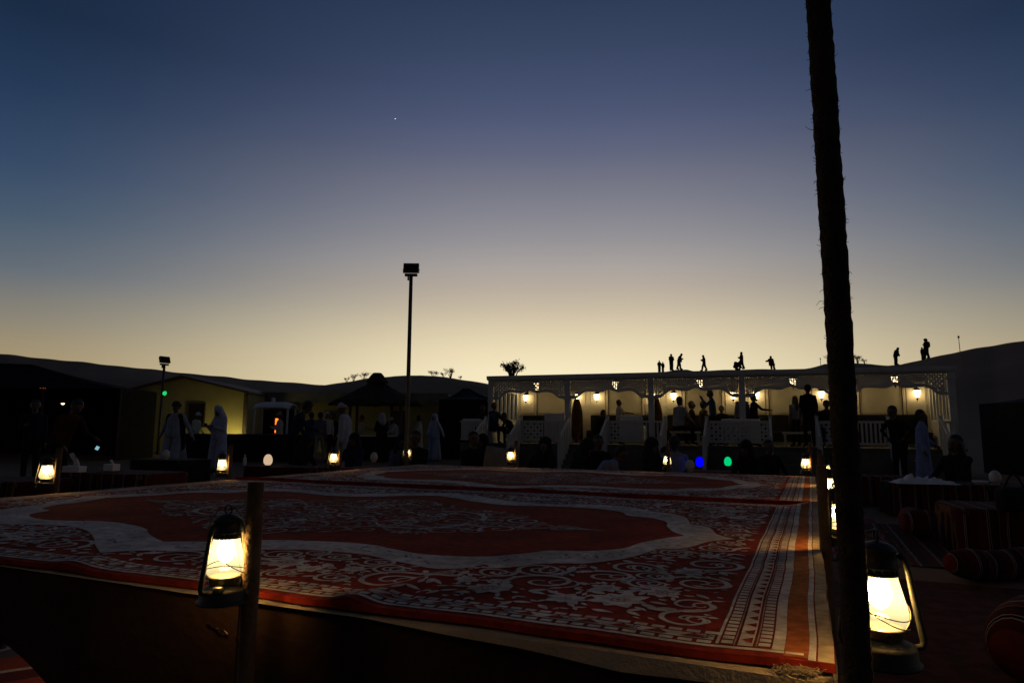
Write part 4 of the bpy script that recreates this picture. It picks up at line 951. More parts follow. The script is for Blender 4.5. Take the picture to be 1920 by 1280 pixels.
def person(label, px, depth, z, h=1.75, facing=180, kind='stand', lean=0.0, arms=('down', 'down'), stride=0.0, nod=0.0, top=BLACK, bottom=BLACK, robe=None, vest=None, head='hair', headc=None, skin='skin', vox=.014, group=None, bag=None, fingers=False, pos=None, hold=None, shortsleeve=False, skirt=False, bulk=0.0):
    """one body as a single skinned surface; facing: 0 looks away from the camera, 180 looks at it, 90 looks to its right"""
    J = skeleton(kind, lean, arms, stride, nod); caps = []; V = Vector
    def c(a, b2, ra, rb, t):
        k_ = bulk * (1 if ra > .03 else .3) * (.5 if t in ('skin', 'hair', 'eye', 'mouth') else 1); caps.append((V(a), V(b2), ra + k_, rb + k_, t))
    fat = .012 if robe else 0
    for s in (-1, 1):
        c(J['C'] + V((s * .075, 0, .06)), J['P'] + V((s * .065, 0, .03)), .108, .112, 'top'); c(J['P'] + V((s * .07, 0, .0)), J['P'] + V((s * .07, -.01, -.02)), .108, .108, 'bottom')
    c(J['LS'] * .72 + J['RS'] * .28, J['RS'] * .72 + J['LS'] * .28, .083, .083, 'top'); c(J['N'] - (J['H'] - J['N']) * .2, J['H'], .055, .05, 'skin')
    for n_s, s in (('L', -1), ('R', 1)):
        c(J[n_s + 'S'], J[n_s + 'E'], .056 + fat, .043 + fat, 'top'); c(J[n_s + 'E'], J[n_s + 'W'], .042 + fat, .031 + fat, 'skin' if shortsleeve else 'top')
        w = J[n_s + 'W']; d = (w - J[n_s + 'E']).normalized(); q = V((-s * .3, .95, 0)); q = (q - d * q.dot(d)).normalized(); pl = d.cross(q)
        c(w, w + d * .065, .028, .030, 'skin')
        if fingers:
            for f, (o, L) in enumerate(((-.030, .068), (-.010, .080), (.011, .076), (.030, .060))):
                r0_ = w + d * .085 + q * o; c(r0_, r0_ + d * L * .5 + pl * .008 * s, .0095, .009, 'skin'); c(r0_ + d * L * .5 + pl * .008 * s, r0_ + d * L * .85 + pl * .026 * s, .009, .0075, 'skin')
            c(w + d * .03 - q * .024, w + d * .07 - q * .058, .011, .009, 'skin')
        else: c(w + d * .07, w + d * .13, .028, .016, 'skin'); c(w + d * .03 - q * .02, w + d * .07 - q * .05, .013, .010, 'skin')
        c(J[n_s + 'h'], J[n_s + 'k'], .090, .062, 'bottom'); c(J[n_s + 'k'], J[n_s + 'a'], .062, .045, 'bottom'); c(J[n_s + 'a'], J[n_s + 't'], .045, .036, 'shoe')
    H = J['H']; hd = J['hd']; f = V((0, math.cos(hd), -math.sin(hd))); u = V((0, math.sin(hd), math.cos(hd)))
    c(H + u * .035 - f * .012, H + u * .03 - f * .01, .098, .098, 'skin'); c(H - u * .02 + f * .02, H - u * .06 + f * .035, .075, .050, 'skin'); c(H + f * .09 + u * .01, H + f * .108 - u * .012, .012, .015, 'skin')
    for s in (-1, 1):
        x = V((s, 0, 0)); c(H + x * .083 - u * .005, H + x * .088 + u * .02 - f * .01, .016, .018, 'skin'); c(H + x * .034 + f * .083 + u * .024, H + x * .034 + f * .084 + u * .024, .013, .013, 'eye')
    c(H + f * .083 - u * .055 - V((.016, 0, 0)), H + f * .083 - u * .055 + V((.016, 0, 0)), .011, .011, 'mouth')
    if head in ('hair', 'long', 'bushy'):
        g_ = .012 if head == 'bushy' else 0
        c(H + u * .055 - f * .025, H + u * .045 - f * .03, .098 + g_, .098 + g_, 'hair'); c(H - f * .05 + u * .01, H - f * .055 - u * .03, .075, .06, 'hair')
        if head == 'long':
            b2 = J['C'] + (J['N'] - J['C']) * .15 - V((0, .13, 0)); c(H - f * .055, H * .45 + b2 * .55 + V((0, -.02, 0)), .088, .085, 'hair'); c(H * .45 + b2 * .55 + V((0, -.02, 0)), b2, .085, .055, 'hair')
            for s in (-1, 1): c(H + V((s * .06, 0, 0)), J['N'] + V((s * .09, -.03, -.03)), .045, .04, 'hair')
    elif head == 'turban':
        c(H + u * .070 - V((.015, 0, 0)), H + u * .072 + V((.015, 0, 0)), .090, .090, 'head')
        for kk in range(10):
            a0, a1 = kk * math.pi / 5, (kk + 1) * math.pi / 5; c(H + u * (.055 + .012 * math.sin(a0)) - f * .012 + V((math.cos(a0) * .078, 0, 0)) + f * (math.sin(a0) * .085), H + u * (.055 + .012 * math.sin(a1)) - f * .012 + V((math.cos(a1) * .078, 0, 0)) + f * (math.sin(a1) * .085), .036, .036, 'head')
    elif head == 'cap':
        c(H + u * .06, H + u * .075, .103, .088, 'head'); c(H + u * .07 + f * .06, H + u * .055 + f * .13, .04, .028, 'head')
    elif head == 'ghutra':
        c(H + u * .055 - f * .02, H + u * .05 - f * .015, .112, .112, 'head'); c(H + u * .02 - f * .05, J['N'] - V((0, .07, .03)), .10, .13, 'head')
        for s in (-1, 1): c(H + V((s * .055, 0, .02)) - f * .02, J['N'] + V((s * .105, .01, -.04)), .062, .07, 'head')
    if robe:
        if kind == 'stand':
            top_ = J['C'] + V((0, 0, .05)); prev = top_; pr = (.10, .16)
            for t in (.35, 1.0):
                z_ = top_.z * (1 - t) + robe * t; cx = J['C'].y * (1 - t) ** 1.2; wx = .075 + .05 * t
                for sx_, sy_ in ((-1, -1), (1, -1), (-1, 1), (1, 1)):
                    p = V((sx_ * wx, cx + sy_ * (.02 + .05 * t) + stride * .3 * sy_ * t, z_)); r = .105 + .02 * t
                    pp = V((sx_ * (wx - .01), prev.y + sy_ * .02, prev.z)); c(pp, p, .105, r, 'robe')
                prev = V((0, cx, z_))
        else:
            for s in ('L', 'R'): c(J[s + 'h'], J[s + 'k'], .12, .11, 'robe'); c(J[s + 'k'], J[s + 'a'] + V((0, 0, .05)), .11, .09, 'robe')
            c(J['C'], J['P'], .15, .16, 'robe')
    if skirt:
        for s in (-1, 1):
            for y in (-1, 1): c(J['P'] + V((s * .06, y * .03, .0)), V((s * .10, y * .06, .55)), .11, .10, 'bottom')
    if vest:
        for s in (-1, 1):
            c(J['LS' if s < 0 else 'RS'] * .8 + J['C'] * .2, J['P'] + V((s * .15, 0, -.18)), .095, .105, 'vest'); c(J['C'] + V((s * .12, -.03, .05)), J['P'] + V((s * .12, -.06, -.25)), .115, .12, 'vest')
    if bag:
        p = J['C'] + V((0, -.17, .0)) if bag == 'back' else J['P'] + V((.20, .12, .12)); c(p + V((0, 0, .10)), p - V((0, 0, .12)), .13, .14, 'bag')
    bot = (robe - .13) if robe and kind == 'stand' else None
    HM['n'] += 1
    mb = MB()
    for a, b2, ra, rb, t in caps:
        vs, fs = capsule(a, b2, ra, rb); mb.add(vs, fs)
    me = bpy.data.meshes.new('tmp'); me.from_pydata(mb.v, [], mb.f); o = bpy.data.objects.new('tmp', me); col.objects.link(o)
    rm = o.modifiers.new('r', 'REMESH'); rm.mode = 'VOXEL'; rm.voxel_size = vox; sm = o.modifiers.new('s', 'SMOOTH'); sm.factor = .5; sm.iterations = 2
    dg = bpy.context.evaluated_depsgraph_get(); out = bpy.data.meshes.new_from_object(o.evaluated_get(dg)); bpy.data.objects.remove(o); bpy.data.meshes.remove(me)
    # colour each face after the limb or garment it lies on
    tags = dict(top=cloth(top), bottom=cloth(bottom), robe=cloth(top), vest=cloth(vest or BLACK), skin=M[skin], hair=M['hair'], head=cloth(headc or WHITE), shoe=M['shoe'], eye=M['hair'], mouth=M['shoe'], bag=cloth(GREY if bag == 'white' else BLACK))
    order = list(tags); out.materials.clear()
    for t in order: out.materials.append(tags[t])
    nfc = len(out.polygons); ce = np.empty(nfc * 3); out.polygons.foreach_get('center', ce); ce = ce.reshape(-1, 3); best = np.full(nfc, 1e9); idx = np.zeros(nfc, int)
    for a, b2, ra, rb, t in caps:
        A = np.array(a); ab = np.array(b2) - A; L2 = ab @ ab + 1e-9; tt = np.clip((ce - A) @ ab / L2, 0, 1); dd = np.linalg.norm(ce - A - tt[:, None] * ab, axis=1) - (ra + (rb - ra) * tt)
        if t in ('eye', 'mouth', 'vest', 'robe'): dd -= .006
        k_ = dd < best; best[k_] = dd[k_]; idx[k_] = order.index(t)
    out.polygons.foreach_set('material_index', idx.astype(np.int32)); out.polygons.foreach_set('use_smooth', np.ones(nfc, bool)); out.name = 'person'
    ob = link('person', out); p = Vector(pos) if pos is not None else flat(px, depth, z); s = h / 1.755
    zmin = 0.0
    ob.location = (p.x, p.y, z); ob.scale = (s, s, s); ob.rotation_euler = (0, 0, R(-facing if facing <= 180 else 360 - facing))
    tag(ob, label, 'person', group)
    if hold:
        w = J['RW'] + (J['RW'] - J['RE']).normalized() * .09; wp = ob.location + Matrix.Rotation(ob.rotation_euler.z, 3, 'Z') @ (w * s)
        return ob, wp
    return ob
NR_ = dict(vox=.011, fingers=True)
G1, G2, G3, G4 = 'people standing about the camp', 'people in the pavilion', 'people on the dune ridge', 'people seated on the floor'
# standing about (photo x, distance): robes and shirts
person('person in black waistcoat over pale robe walking with arms out', 328, 17.0, 0, 1.78, 190, arms=('out', 'out'), stride=.35, top=(.30, .33, .40), bottom=PALE, robe=.30, vest=BLACK, head='turban', headc=(.05, .04, .03), skin='darkskin', group=G1, **NR_)
person('person in white shirt and white cap behind the serving counter', 365, 26.2, 0, 1.74, 100, lean=.12, arms=('low', 'low'), top=(.55, .56, .44), bottom=PALE, head='cap', headc=WHITE, skin='darkskin', group=G1)
_, ph = person('person in white robe and headcloth looking down at a phone', 411, 17.6, 0, 1.70, 205, nod=.35, arms=('front', 'front'), top=(.40, .43, .58), robe=.22, head='ghutra', headc=(.38, .41, .56), skin='darkskin', group=G1, hold=True, **NR_)
person('person in navy shirt with bushy hair bending forward by the lit white egg', 548, 15.2, 0, 1.80, 80, lean=.42, nod=.25, arms=('low', 'reach'), top=NAVY, bottom=BLACK, head='bushy', skin='darkskin', group=G1, **NR_)
person('person in pale sweater at the grill stall holding white papers', 524, 25.0, 0, 1.74, 270, arms=('front', 'front'), top=(.45, .46, .42), bottom=BLACK, head='cap', headc=(.3, .28, .2), skin='darkskin', group=G1)
person('person in blue shirt and dark trousers seen from behind', 583, 25.5, 0, 1.76, 20, top=DBLUE, bottom=BLACK, skin='darkskin', group=G1)
person('person in grey shirt and pale trousers walking away', 600, 24.5, 0, 1.74, 10, stride=.3, top=GREY, bottom=(.28, .27, .24), skin='darkskin', group=G1)
person('person in white shirt half hidden behind the one in pale trousers', 613, 26.5, 0, 1.80, 340, top=WHITE, bottom=BLACK, head='cap', headc=WHITE, group=G1)
person('person in dark jacket at the dark doorway', 624, 27.0, 0, 1.74, 200, top=BLACK, bottom=BLACK, skin='darkskin', group=G1)
person('tall person in white robe with pale pink turban, head bowed', 649, 16.3, 0, 1.76, 275, lean=.10, nod=.30, arms=('down', 'low'), top=(.44, .44, .50), robe=.24, head='turban', headc=(.46, .36, .36), skin='darkskin', group=G1, **NR_)
person('person in cream shirt serving behind the hut counter post', 674, 27.6, 0, 1.70, 120, lean=.15, arms=('reach', 'low'), top=PALE, bottom=BLACK, head='cap', headc=REDC, group=G1)
person('person in long black robe with white headscarf at the hut counter', 716, 24.6, 0, 1.72, 330, arms=('front', 'front'), top=BLACK, robe=.15, head='ghutra', headc=(.34, .36, .42), group=G1)
person('person in white robe and cap leaning over the hut counter', 744, 27.4, 0, 1.66, 240, lean=.35, arms=('reach', 'reach'), top=WHITE, robe=.25, head='cap', headc=WHITE, skin='darkskin', group=G1)
person('person in cream robe, bareheaded, hands behind back by the floodlight pole', 785, 27.0, 0, 1.72, 70, nod=.1, arms=('back', 'back'), top=(.48, .46, .42), robe=.2, head='hair', skin='darkskin', group=G1)
person('person in flowing pale blue robe and headcloth near the small black tent', 814, 26.0, 0, 1.74, 215, arms=('out', 'low'), stride=.2, top=(.30, .36, .52), robe=.12, head='ghutra', headc=(.34, .38, .5), skin='darkskin', group=G1)
person('person in light blue robe standing beside the pavilion end stairs', 1728, 14.2, 0, 1.62, 120, arms=('low', 'down'), top=(.22, .27, .50), robe=.15, head='hair', skin='darkskin', group=G1, **NR_)
person('person in black with elbow out leaning forward by the pavilion stairs', 1685, 14.6, 0, 1.72, 250, lean=.25, arms=('hip', 'hip'), top=BLACK, bottom=BLACK, skin='darkskin', group=G1, **NR_)
person('person in dark red top stooping over the table with tissue boxes', 112, 11.2, 0, 1.66, 110, lean=.55, nod=.2, arms=('reach', 'low'), top=(.06, .012, .012), bottom=BLACK, skin='darkskin', group=G1)
person('person in dark blue standing inside the black tent front', 62, 14.0, 0, 1.68, 150, arms=('down', 'front'), top=(.015, .02, .035), bottom=BLACK, skin='darkskin', group=G1)
# phone of the person in the headcloth
m = MB(); m.rbox(-.037, .037, -.075, .075, -.004, .004, .003); pho = m.build('phone', M['dark'], None, False); pho.location = ph + Vector((-.03, -.03, .02)); pho.rotation_euler = (.7, 0, .3); tag(pho, 'black phone held by the person in white robe', 'phone')
# pavilion
def pp(px, y, z=DK):
    """point on the pavilion floor on the sight line of photo column px, y metres behind the front columns"""
    d = flat(px, 10.0) ; d = Vector((d.x, d.y, 0)); o = PA + PYV * y
    # intersect o + s*PXV with t*d
    det = PXV.x * (-d.y) + PXV.y * d.x; s = (-o.x * -d.y + -o.y * d.x) / det
    q = o + PXV * s; return Vector((q.x, q.y, z))
def pper(label, px, y, **k):
    p = pp(px, y); z = k.pop('z', DK); return person(label, 0, 0, z, pos=p, group=G2, skin='darkskin', **k)
pper('person in dark navy sitting at the top of the end stairs', 926, -.15, kind='sit', h=1.72, facing=140, arms=('knee', 'knee'), top=NAVY, bottom=BLACK, z=DK - .02)
pper('person in dark red beside the white armchair outside the arches', 905, .1, kind='sit', h=1.62, facing=200, top=(.05, .012, .012), bottom=BLACK)
pper('person in dark clothes bending on the end stairs under the first arch', 962, .2, kind='crouch', h=1.6, facing=250, lean=.6, arms=('reach', 'reach'), top=BLACK, bottom=BLACK)
pper('person in white top standing with hands forward under the second arch', 1161, .35, h=1.40, facing=85, arms=('front', 'reach'), top=(.42, .38, .36), bottom=BLACK, head='hair', shortsleeve=True)
pper('person in black bending at the curtained stairs', 1117, .1, h=1.45, facing=85, kind='sit', lean=.5, arms=('reach', 'knee'), top=BLACK, bottom=BLACK)
pper('heavy-set person in white shirt sitting with back turned', 1272, -.05, h=1.88, facing=60, kind='sit', lean=.12, arms=('knee', 'knee'), top=(.36, .34, .34), bottom=BLACK)
pper('person in dark red sitting beside the one in white shirt', 1298, .7, h=1.74, facing=110, kind='sit', top=(.03, .01, .01), bottom=BLACK)
pper('person in blue shirt leaning back to take a photo with a phone', 1338, .15, h=1.66, facing=285, lean=.08, nod=.15, arms=('up', 'up'), top=(.05, .09, .16), bottom=BLACK)
pper('person facing the photographer, seated on the bench', 1320, .9, h=1.75, facing=80, kind='sit', top=(.08, .06, .04), bottom=BLACK)
pper('small dark figure behind the photographer', 1354, .8, h=1.55, facing=200, kind='sit', top=BLACK, bottom=BLACK)
pper('person with long dark hair and pale top seen from behind', 1393, .15, h=1.56, facing=0, top=(.24, .22, .24), bottom=BLACK, head='long')
pper('person with bobbed hair in dark dress holding out a plate', 1415, .12, h=1.52, facing=90, arms=('low', 'reach'), top=BLACK, bottom=BLACK, head='bushy', skirt=True)
pper('slim person with long hair and pale top beside the tall one in black', 1493, .35, h=1.46, facing=350, top=(.20, .20, .24), bottom=BLACK, head='long')
pper('tall person in black t-shirt seen from behind at the stair head', 1518, -.30, h=1.74, facing=10, arms=('down', 'down'), top=(.012, .012, .014), bottom=BLACK, shortsleeve=True)
pper('dark hunched person sitting next to the tall fibre pole line', 1551, .0, h=1.7, facing=200, kind='sit', lean=.3, arms=('knee', 'knee'), top=BLACK, bottom=BLACK)
# dune ridge silhouettes
def dper(label, px, **k):
    p = ridge(px); k.setdefault('vox', .022); k.setdefault('bulk', .058); return person(label, 0, 0, p.z - .04, pos=p, group=G3, skin='darkskin', **k)
dper('heavier small figure of a pair standing where the dune meets the pavilion roof', 1236.5, h=1.34, facing=10, arms=('front', 'front'))
dper('smaller figure of a pair standing where the dune meets the pavilion roof', 1243, h=1.14, facing=10, arms=('low', 'down'))
dper('figure standing upright with elbows out on the sand mound', 1259, h=1.90, facing=170, arms=('front', 'front'))
dper('figure stooping with a bag in front on the sand mound', 1273, h=1.92, facing=95, lean=.45, nod=.2, arms=('low', 'front'), bag='white', stride=.3)
dper('figure walking alone with one foot lifted on the ridge', 1320.5, h=1.84, facing=275, lean=.06, nod=.25, arms=('front', 'front'), stride=.45)
dper('figure crouching low over the sand beside a standing one', 1378, h=1.95, facing=95, kind='crouch', lean=1.0, arms=('reach', 'reach'), bag='back')
dper('slim figure standing and holding something beside a crouching one', 1391, h=2.02, facing=275, arms=('down', 'front'), stride=.35)
dper('figure sitting on the ridge pointing to one side', 1446, h=2.0, facing=180, kind='sit', arms=('low', 'point'))
dper('figure bending forward alone in the dip of the dune', 1680, h=1.80, facing=90, lean=.40, nod=.3, arms=('low', 'low'))
dper('short figure standing close beside a taller one on the dune slope', 1730.5, h=1.18, facing=85, arms=('down', 'reach'))
dper('taller figure in a hat standing beside a short one on the dune slope', 1738, h=1.86, facing=270, head='turban', headc=BLACK, arms=('front', 'down'), bag='back', stride=.2)
# people on the floor beyond the stage
SEATED = [(1015, 11.6, 'person lying back with knees up, in black, beyond the post facing the steps', dict(facing=200, lean=-.35)), (1072, 11.2, 'person in black seated with head bowed beyond the stage', dict(facing=120, lean=.45)),
          (1113, 11.6, 'person in pale grey shirt hunched over a plate', dict(facing=90, lean=.8, top=(.28, .30, .38))), (1122, 12.6, 'person in dark clothes seated upright behind the one hunched over a plate', dict(facing=170)),
          (1222, 11.0, 'large person in black seated beside the post facing the blue egg', dict(facing=140, h=1.75)), (1263, 12.2, 'person in light grey shirt seated facing away behind the small green-clothed table', dict(facing=20, top=(.26, .27, .33), lean=.1)),
          (1299, 12.6, 'person in teal top bending low behind the blue egg', dict(facing=300, top=TEAL, lean=.9)), (1405, 11.4, 'person in black seated next to the green egg', dict(facing=230, h=1.7, lean=.2)),
          (1440, 12.4, 'broad person in black seated two places from the green egg', dict(facing=170, h=1.7)), (888, 12.4, 'person in black seated in front of the open deck end', dict(facing=160, h=1.9)),
          (905, 13.4, 'person in dark brown seated next to the pale floor cushion', dict(facing=220, top=(.03, .022, .015))), (780, 12.6, 'person with a dark scarf seated near the floodlight pole foot', dict(facing=190, h=1.9)),
          (755, 13.2, 'person in pale blue seated left of the floodlight pole foot', dict(facing=170, top=(.10, .12, .16))), (1790, 10.8, 'person in black with long hair seated at the table with crumpled white cloth', dict(facing=250, head='long', h=1.9)),
          (560, 13.4, 'person in black seated on the floor behind the lit white egg table', dict(facing=100, lean=.3)), (665, 13.8, 'person in dark blue seated on the floor before the hut', dict(facing=200, top=NAVY))]
for px, d, lab, k in SEATED:
    k = dict(k); k.setdefault('h', 1.8)
    if 'head' not in k and int(px) % 3 != 0: k.update(head='ghutra', headc=(.02, .018, .02))  # dark headcloths added so these heads sink into the shade
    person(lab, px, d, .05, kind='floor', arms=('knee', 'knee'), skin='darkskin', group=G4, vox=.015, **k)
    q = flat(px, d); c_ = MB(); c_.rbox(-.36, .36, -.34, .40, .0, .075, .03); cu = c_.build('floor_cushion', M['dark'], None, True, (q.x, q.y, .004), R(px % 50))
    tag(cu, 'dark floor cushion under the ' + ' '.join(lab.split(',')[0].split()[:10]), 'cushion', 'floor cushions under seated people')

# ------------------------------------------------------------------ low tables with woven cloths
W_, B_, R1, R2, O_ = (.50, .46, .40), (.02, .015, .013), (.105, .020, .016), (.07, .015, .012), (.22, .09, .02)
BANDS = [(0, R1), (.22, W_), (.235, B_), (.27, W_), (.285, R2), (.42, B_), (.50, O_), (.53, R1), (.70, W_), (.712, R1), (.74, W_), (.752, B_), (.82, R2)]
STRX = stripes('woven_stripes_a', 0, .34, BANDS); STRY = stripes('woven_stripes_b', 1, .34, BANDS)
def cloth_table(p, rz, w, d, h, label, m_=None, skirt=.0, seed=0):
    T = thing('low_table', label, 'table', p, rz, 'low tables with woven cloths'); mb = MB(); N = 96; rings = []
    def rr(f, ww, dd, b):                                             # point on a rounded rectangle
        a = 2 * math.pi * f; c, s = math.cos(a), math.sin(a); e = 7; q = (abs(c) ** e + abs(s) ** e) ** (-1 / e); return ww / 2 * q * c, dd / 2 * q * s
    vs = []; prof = [(0.05, 0), (.5, 0), (.93, 0), (.985, .004), (1.0, .02), (1.004, .06), (1.01, .30), (1.02, .6), (1.03, .96)]
    for s_, t in prof:
        for i in range(N):
            x, y = rr(i / N, w * s_, d * s_, .05); fold = max(0, t) * .035 * math.sin(i / N * 2 * math.pi * 17 + 2 * math.sin(i * .21 + seed)); L = math.hypot(x, y) or 1
            x += x / L * fold; y += y / L * fold; z = h - t * h + .004 * mnoise.noise(Vector((x * 5, y * 5, seed)))
            vs.append((x, y, max(z, .012)))
    k = len(prof); mb.add(vs, [(j * N + i, (j + 1) * N + i, (j + 1) * N + (i + 1) % N, j * N + (i + 1) % N) for j in range(k - 1) for i in range(N)] + [tuple(range(N))])
    mb.build('tablecloth', m_ or STRX, T, True)
    mb = MB(); mb.box(-w / 2 * .93, w / 2 * .93, -d / 2 * .93, d / 2 * .93, h - .06, h - .012)
    mb.build('tabletop', M['darkwood'], T)
    for sx_ in (-1, 1):
        for sy_ in (-1, 1): q = MB(); x, y = sx_ * w * .40, sy_ * d * .40; q.box(x - .03, x + .03, y - .03, y + .03, 0, h - .061); q.build('leg', M['darkwood'], T)
    return T
def tpos(px, d): return flat(px, d, 0)
T1 = cloth_table(tpos(1940, 6.9), R(-18), 1.7, .95, .44, 'low table in red striped cloth nearest the tall fibre pole lantern')
T2 = cloth_table(tpos(1778, 9.9), R(-15), 1.75, .9, .46, 'low table in red striped cloth carrying the crumpled white cloth', STRX, seed=2)
T3 = cloth_table(tpos(1652, 11.4), R(-20), 1.0, .8, .46, 'small striped table behind the fibre pole', STRX, seed=3)
T4 = cloth_table(tpos(222, 8.9), R(-18), 1.75, .8, .60, 'striped table carrying the two tissue boxes', STRX, seed=4)
T5 = cloth_table(tpos(548, 12.6), R(-20), 1.55, .8, .49, 'low red table carrying the lit warm white egg', STRY, seed=5)
T6 = cloth_table(tpos(1275, 11.0), R(-22), .9, .7, .46, 'small low table with a plain green cloth', M['greencloth'], seed=6)
T7 = cloth_table(tpos(1338, 12.2), R(-22), 1.1, .7, .48, 'low dark red table carrying the blue and green eggs', M['redcloth'], seed=7)
T8 = cloth_table(tpos(20, 8.2), R(-15), 1.3, .8, .55, 'dark striped table at the edge of the big black tent', STRX, seed=8)
T9 = cloth_table(tpos(325, 12.2), R(-20), 1.2, .8, .62, 'dark cloth table carrying an unlit egg', M['dark'], seed=9)
T10 = cloth_table(tpos(715, 12.0), R(-20), 1.3, .7, .50, 'dark red low table in front of the thatched hut', M['redcloth'], seed=10)
T11 = cloth_table(tpos(1890, 9.6), R(-15), .9, .8, .46, 'low striped table with a bowl and an unlit egg', STRX, seed=11)
T12 = cloth_table(tpos(1120, 11.0), R(-22), 1.5, .55, .36, 'very low dark red table beyond the back edge of the stage', M['redcloth'], seed=12)
# egg lights
def egg(px, py_bot, d, h, label, c=None, s=1.0):
    p = at(px, py_bot, d); E_ = thing('egg_light', label, 'lamp', p, 0, 'egg shaped table lights'); k = 14
    m = MB(); m.lathe([(max(.001, h * .40 * math.sin(math.pi * t) ** .85 * (1.08 - .28 * t)), h * (.04 + .96 * (.5 - .5 * math.cos(math.pi * t)))) for t in [i / k for i in range(k + 1)] if 1], 22, cap=True)
    m.build('shell', emit('egg_' + label[:10], c, s) if c else M['bulbglass'], E_, True)
    m = MB(); m.lathe([(h * .24, 0), (h * .26, h * .04), (h * .22, h * .07)], 18); m.build('base', M['bulbglass'] if not c else M['dark'], E_)
egg(502, 873, 12.3, .205, 'egg light glowing warm white on the low red table', (1, .70, .44), .62)
egg(1312, 876, 11.9, .185, 'egg light glowing deep blue', (.0, .0, 1), 1.0)
egg(1365, 874, 12.0, .165, 'egg light glowing green', (.0, .75, .22), .85)
egg(1294, 884, 10.85, .185, 'unlit white egg light on the green-clothed table')
egg(310, 861, 12.0, .17, 'unlit white egg light on the dark cloth table')
egg(701, 866, 12.0, .17, 'unlit white egg light in front of the hut')
egg(1867, 908, 9.4, .19, 'unlit white egg light beside the bowl')
# things on the tables
def tissue(px, py, d, w, label, tuft):
    p = at(px, py, d); B2 = thing('tissue_box', label, 'tissue box', p, R(-15)); m = MB(); m.rbox(-w / 2, w / 2, -.06, .06, 0, .085, .006); m.build('box', M['paper'], B2)
    m = MB(); vs = []; k = 8
    for j in range(k + 1):
        t = j / k
        for i in range(7): u = i / 6 - .5; vs.append((u * (.05 + .11 * t) * tuft + .02 * math.sin(t * 4) * tuft, .014 * math.sin(u * 9 + t * 4), .08 + tuft * .17 * t * (1 - .5 * (u + .25) ** 2 * 3)))
    m.add(vs, [(j * 7 + i, j * 7 + i + 1, (j + 1) * 7 + i + 1, (j + 1) * 7 + i) for j in range(k) for i in range(6)]); m.build('tissue', M['paper'], B2, True)
tissue(139, 886, 8.72, .26, 'white tissue box with a tall pulled-out tissue', 1.0); tissue(209, 882, 8.9, .15, 'low pale tissue box with a small tuft', .35)
pc = at(182, 840, 10.8); m = MB(); m.rbox(-.035, .035, -.07, .07, -.004, .004, .003); PH = m.build('lit_phone', M['dark'], None); PH.location = pc; PH.scale = (.8, .8, .8); PH.rotation_euler = (R(35), R(25), R(30)); tag(PH, 'phone with glowing pale screen in the dark by the black tent', 'phone')
m = MB(); m.box(-.030, .030, -.060, .060, .0045, .006); m.build('screen', emit('phone_screen', (.45, .85, 1), .55), PH)
# crumpled white cloth and bowl
wc = at(1733, 912, 9.55); m = MB(); NXC, NYC = 40, 22; vs = []
for j in range(NYC + 1):
    for i in range(NXC + 1):
        x, y = (i / NXC - .5) * .80, (j / NYC - .5) * .34; n1 = mnoise.noise(Vector((x * 6, y * 7, 1))); n2 = mnoise.noise(Vector((x * 14, y * 14, 4))); e = min(1, 4 * (.5 - abs(i / NXC - .5))) * min(1, 4 * (.5 - abs(j / NYC - .5)))
        vs.append((x + .05 * n2, y + .06 * n1, .012 + e * (.045 + .10 * abs(n1) + .06 * n2 + .05 * (.5 - i / NXC))))
m.add(vs, [(j * (NXC + 1) + i, j * (NXC + 1) + i + 1, (j + 1) * (NXC + 1) + i + 1, (j + 1) * (NXC + 1) + i) for j in range(NYC) for i in range(NXC)])
o = m.build('crumpled_cloth', M['paper'], None, True, (wc.x, wc.y, .462), R(-12)); tag(o, 'crumpled white cloth lying on the striped table', 'cloth')
bw = at(1838, 906, 9.4); m = MB(); m.lathe([(.03, 0), (.05, .008), (.09, .045), (.10, .06), (.095, .06), (.045, .015), (.002, .012)], 22); o = m.build('bowl', M['paper'], None, True, (bw.x, bw.y, .466)); tag(o, 'white bowl beside the unlit egg on the striped table', 'bowl')
bt = at(459, 862, 12.6); B3 = thing('water_bottle', 'small clear water bottle on the low red table', 'bottle', (bt.x, bt.y, .49)); m = MB(); m.lathe([(.03, 0), (.032, .01), (.032, .12), (.026, .145), (.012, .165), (.012, .18)], 12); m.build('body', M['bulbglass'], B3, True); m = MB(); m.lathe([(.014, .181), (.014, .2), (.002, .201)], 10); m.build('cap', M['paper'], B3)
# handbag with shiny clasps
hb = at(1905, 952, 6.5); HBG = thing('handbag', 'black handbag with shiny clasps on the striped table', 'bag', (hb.x, hb.y, .44)); m = MB(); m.rbox(-.16, .16, -.08, .08, 0, .22, .05); m.build('body', M['dark'], HBG, True)
m = MB(); m.tube([(-.1 + .2 * i / 10, 0, .20 + .14 * math.sin(math.pi * i / 10)) for i in range(11)], .009, 6); m.build('handle', M['dark'], HBG, True)
m = MB(); m.lathe([(.001, -.012), (.014, 0), (.001, .012)], 10, 0, (-.05, -.085, .15)); m.lathe([(.001, -.012), (.014, 0), (.001, .012)], 10, 0, (.05, -.085, .15)); m.build('clasp', M['wire'], HBG)
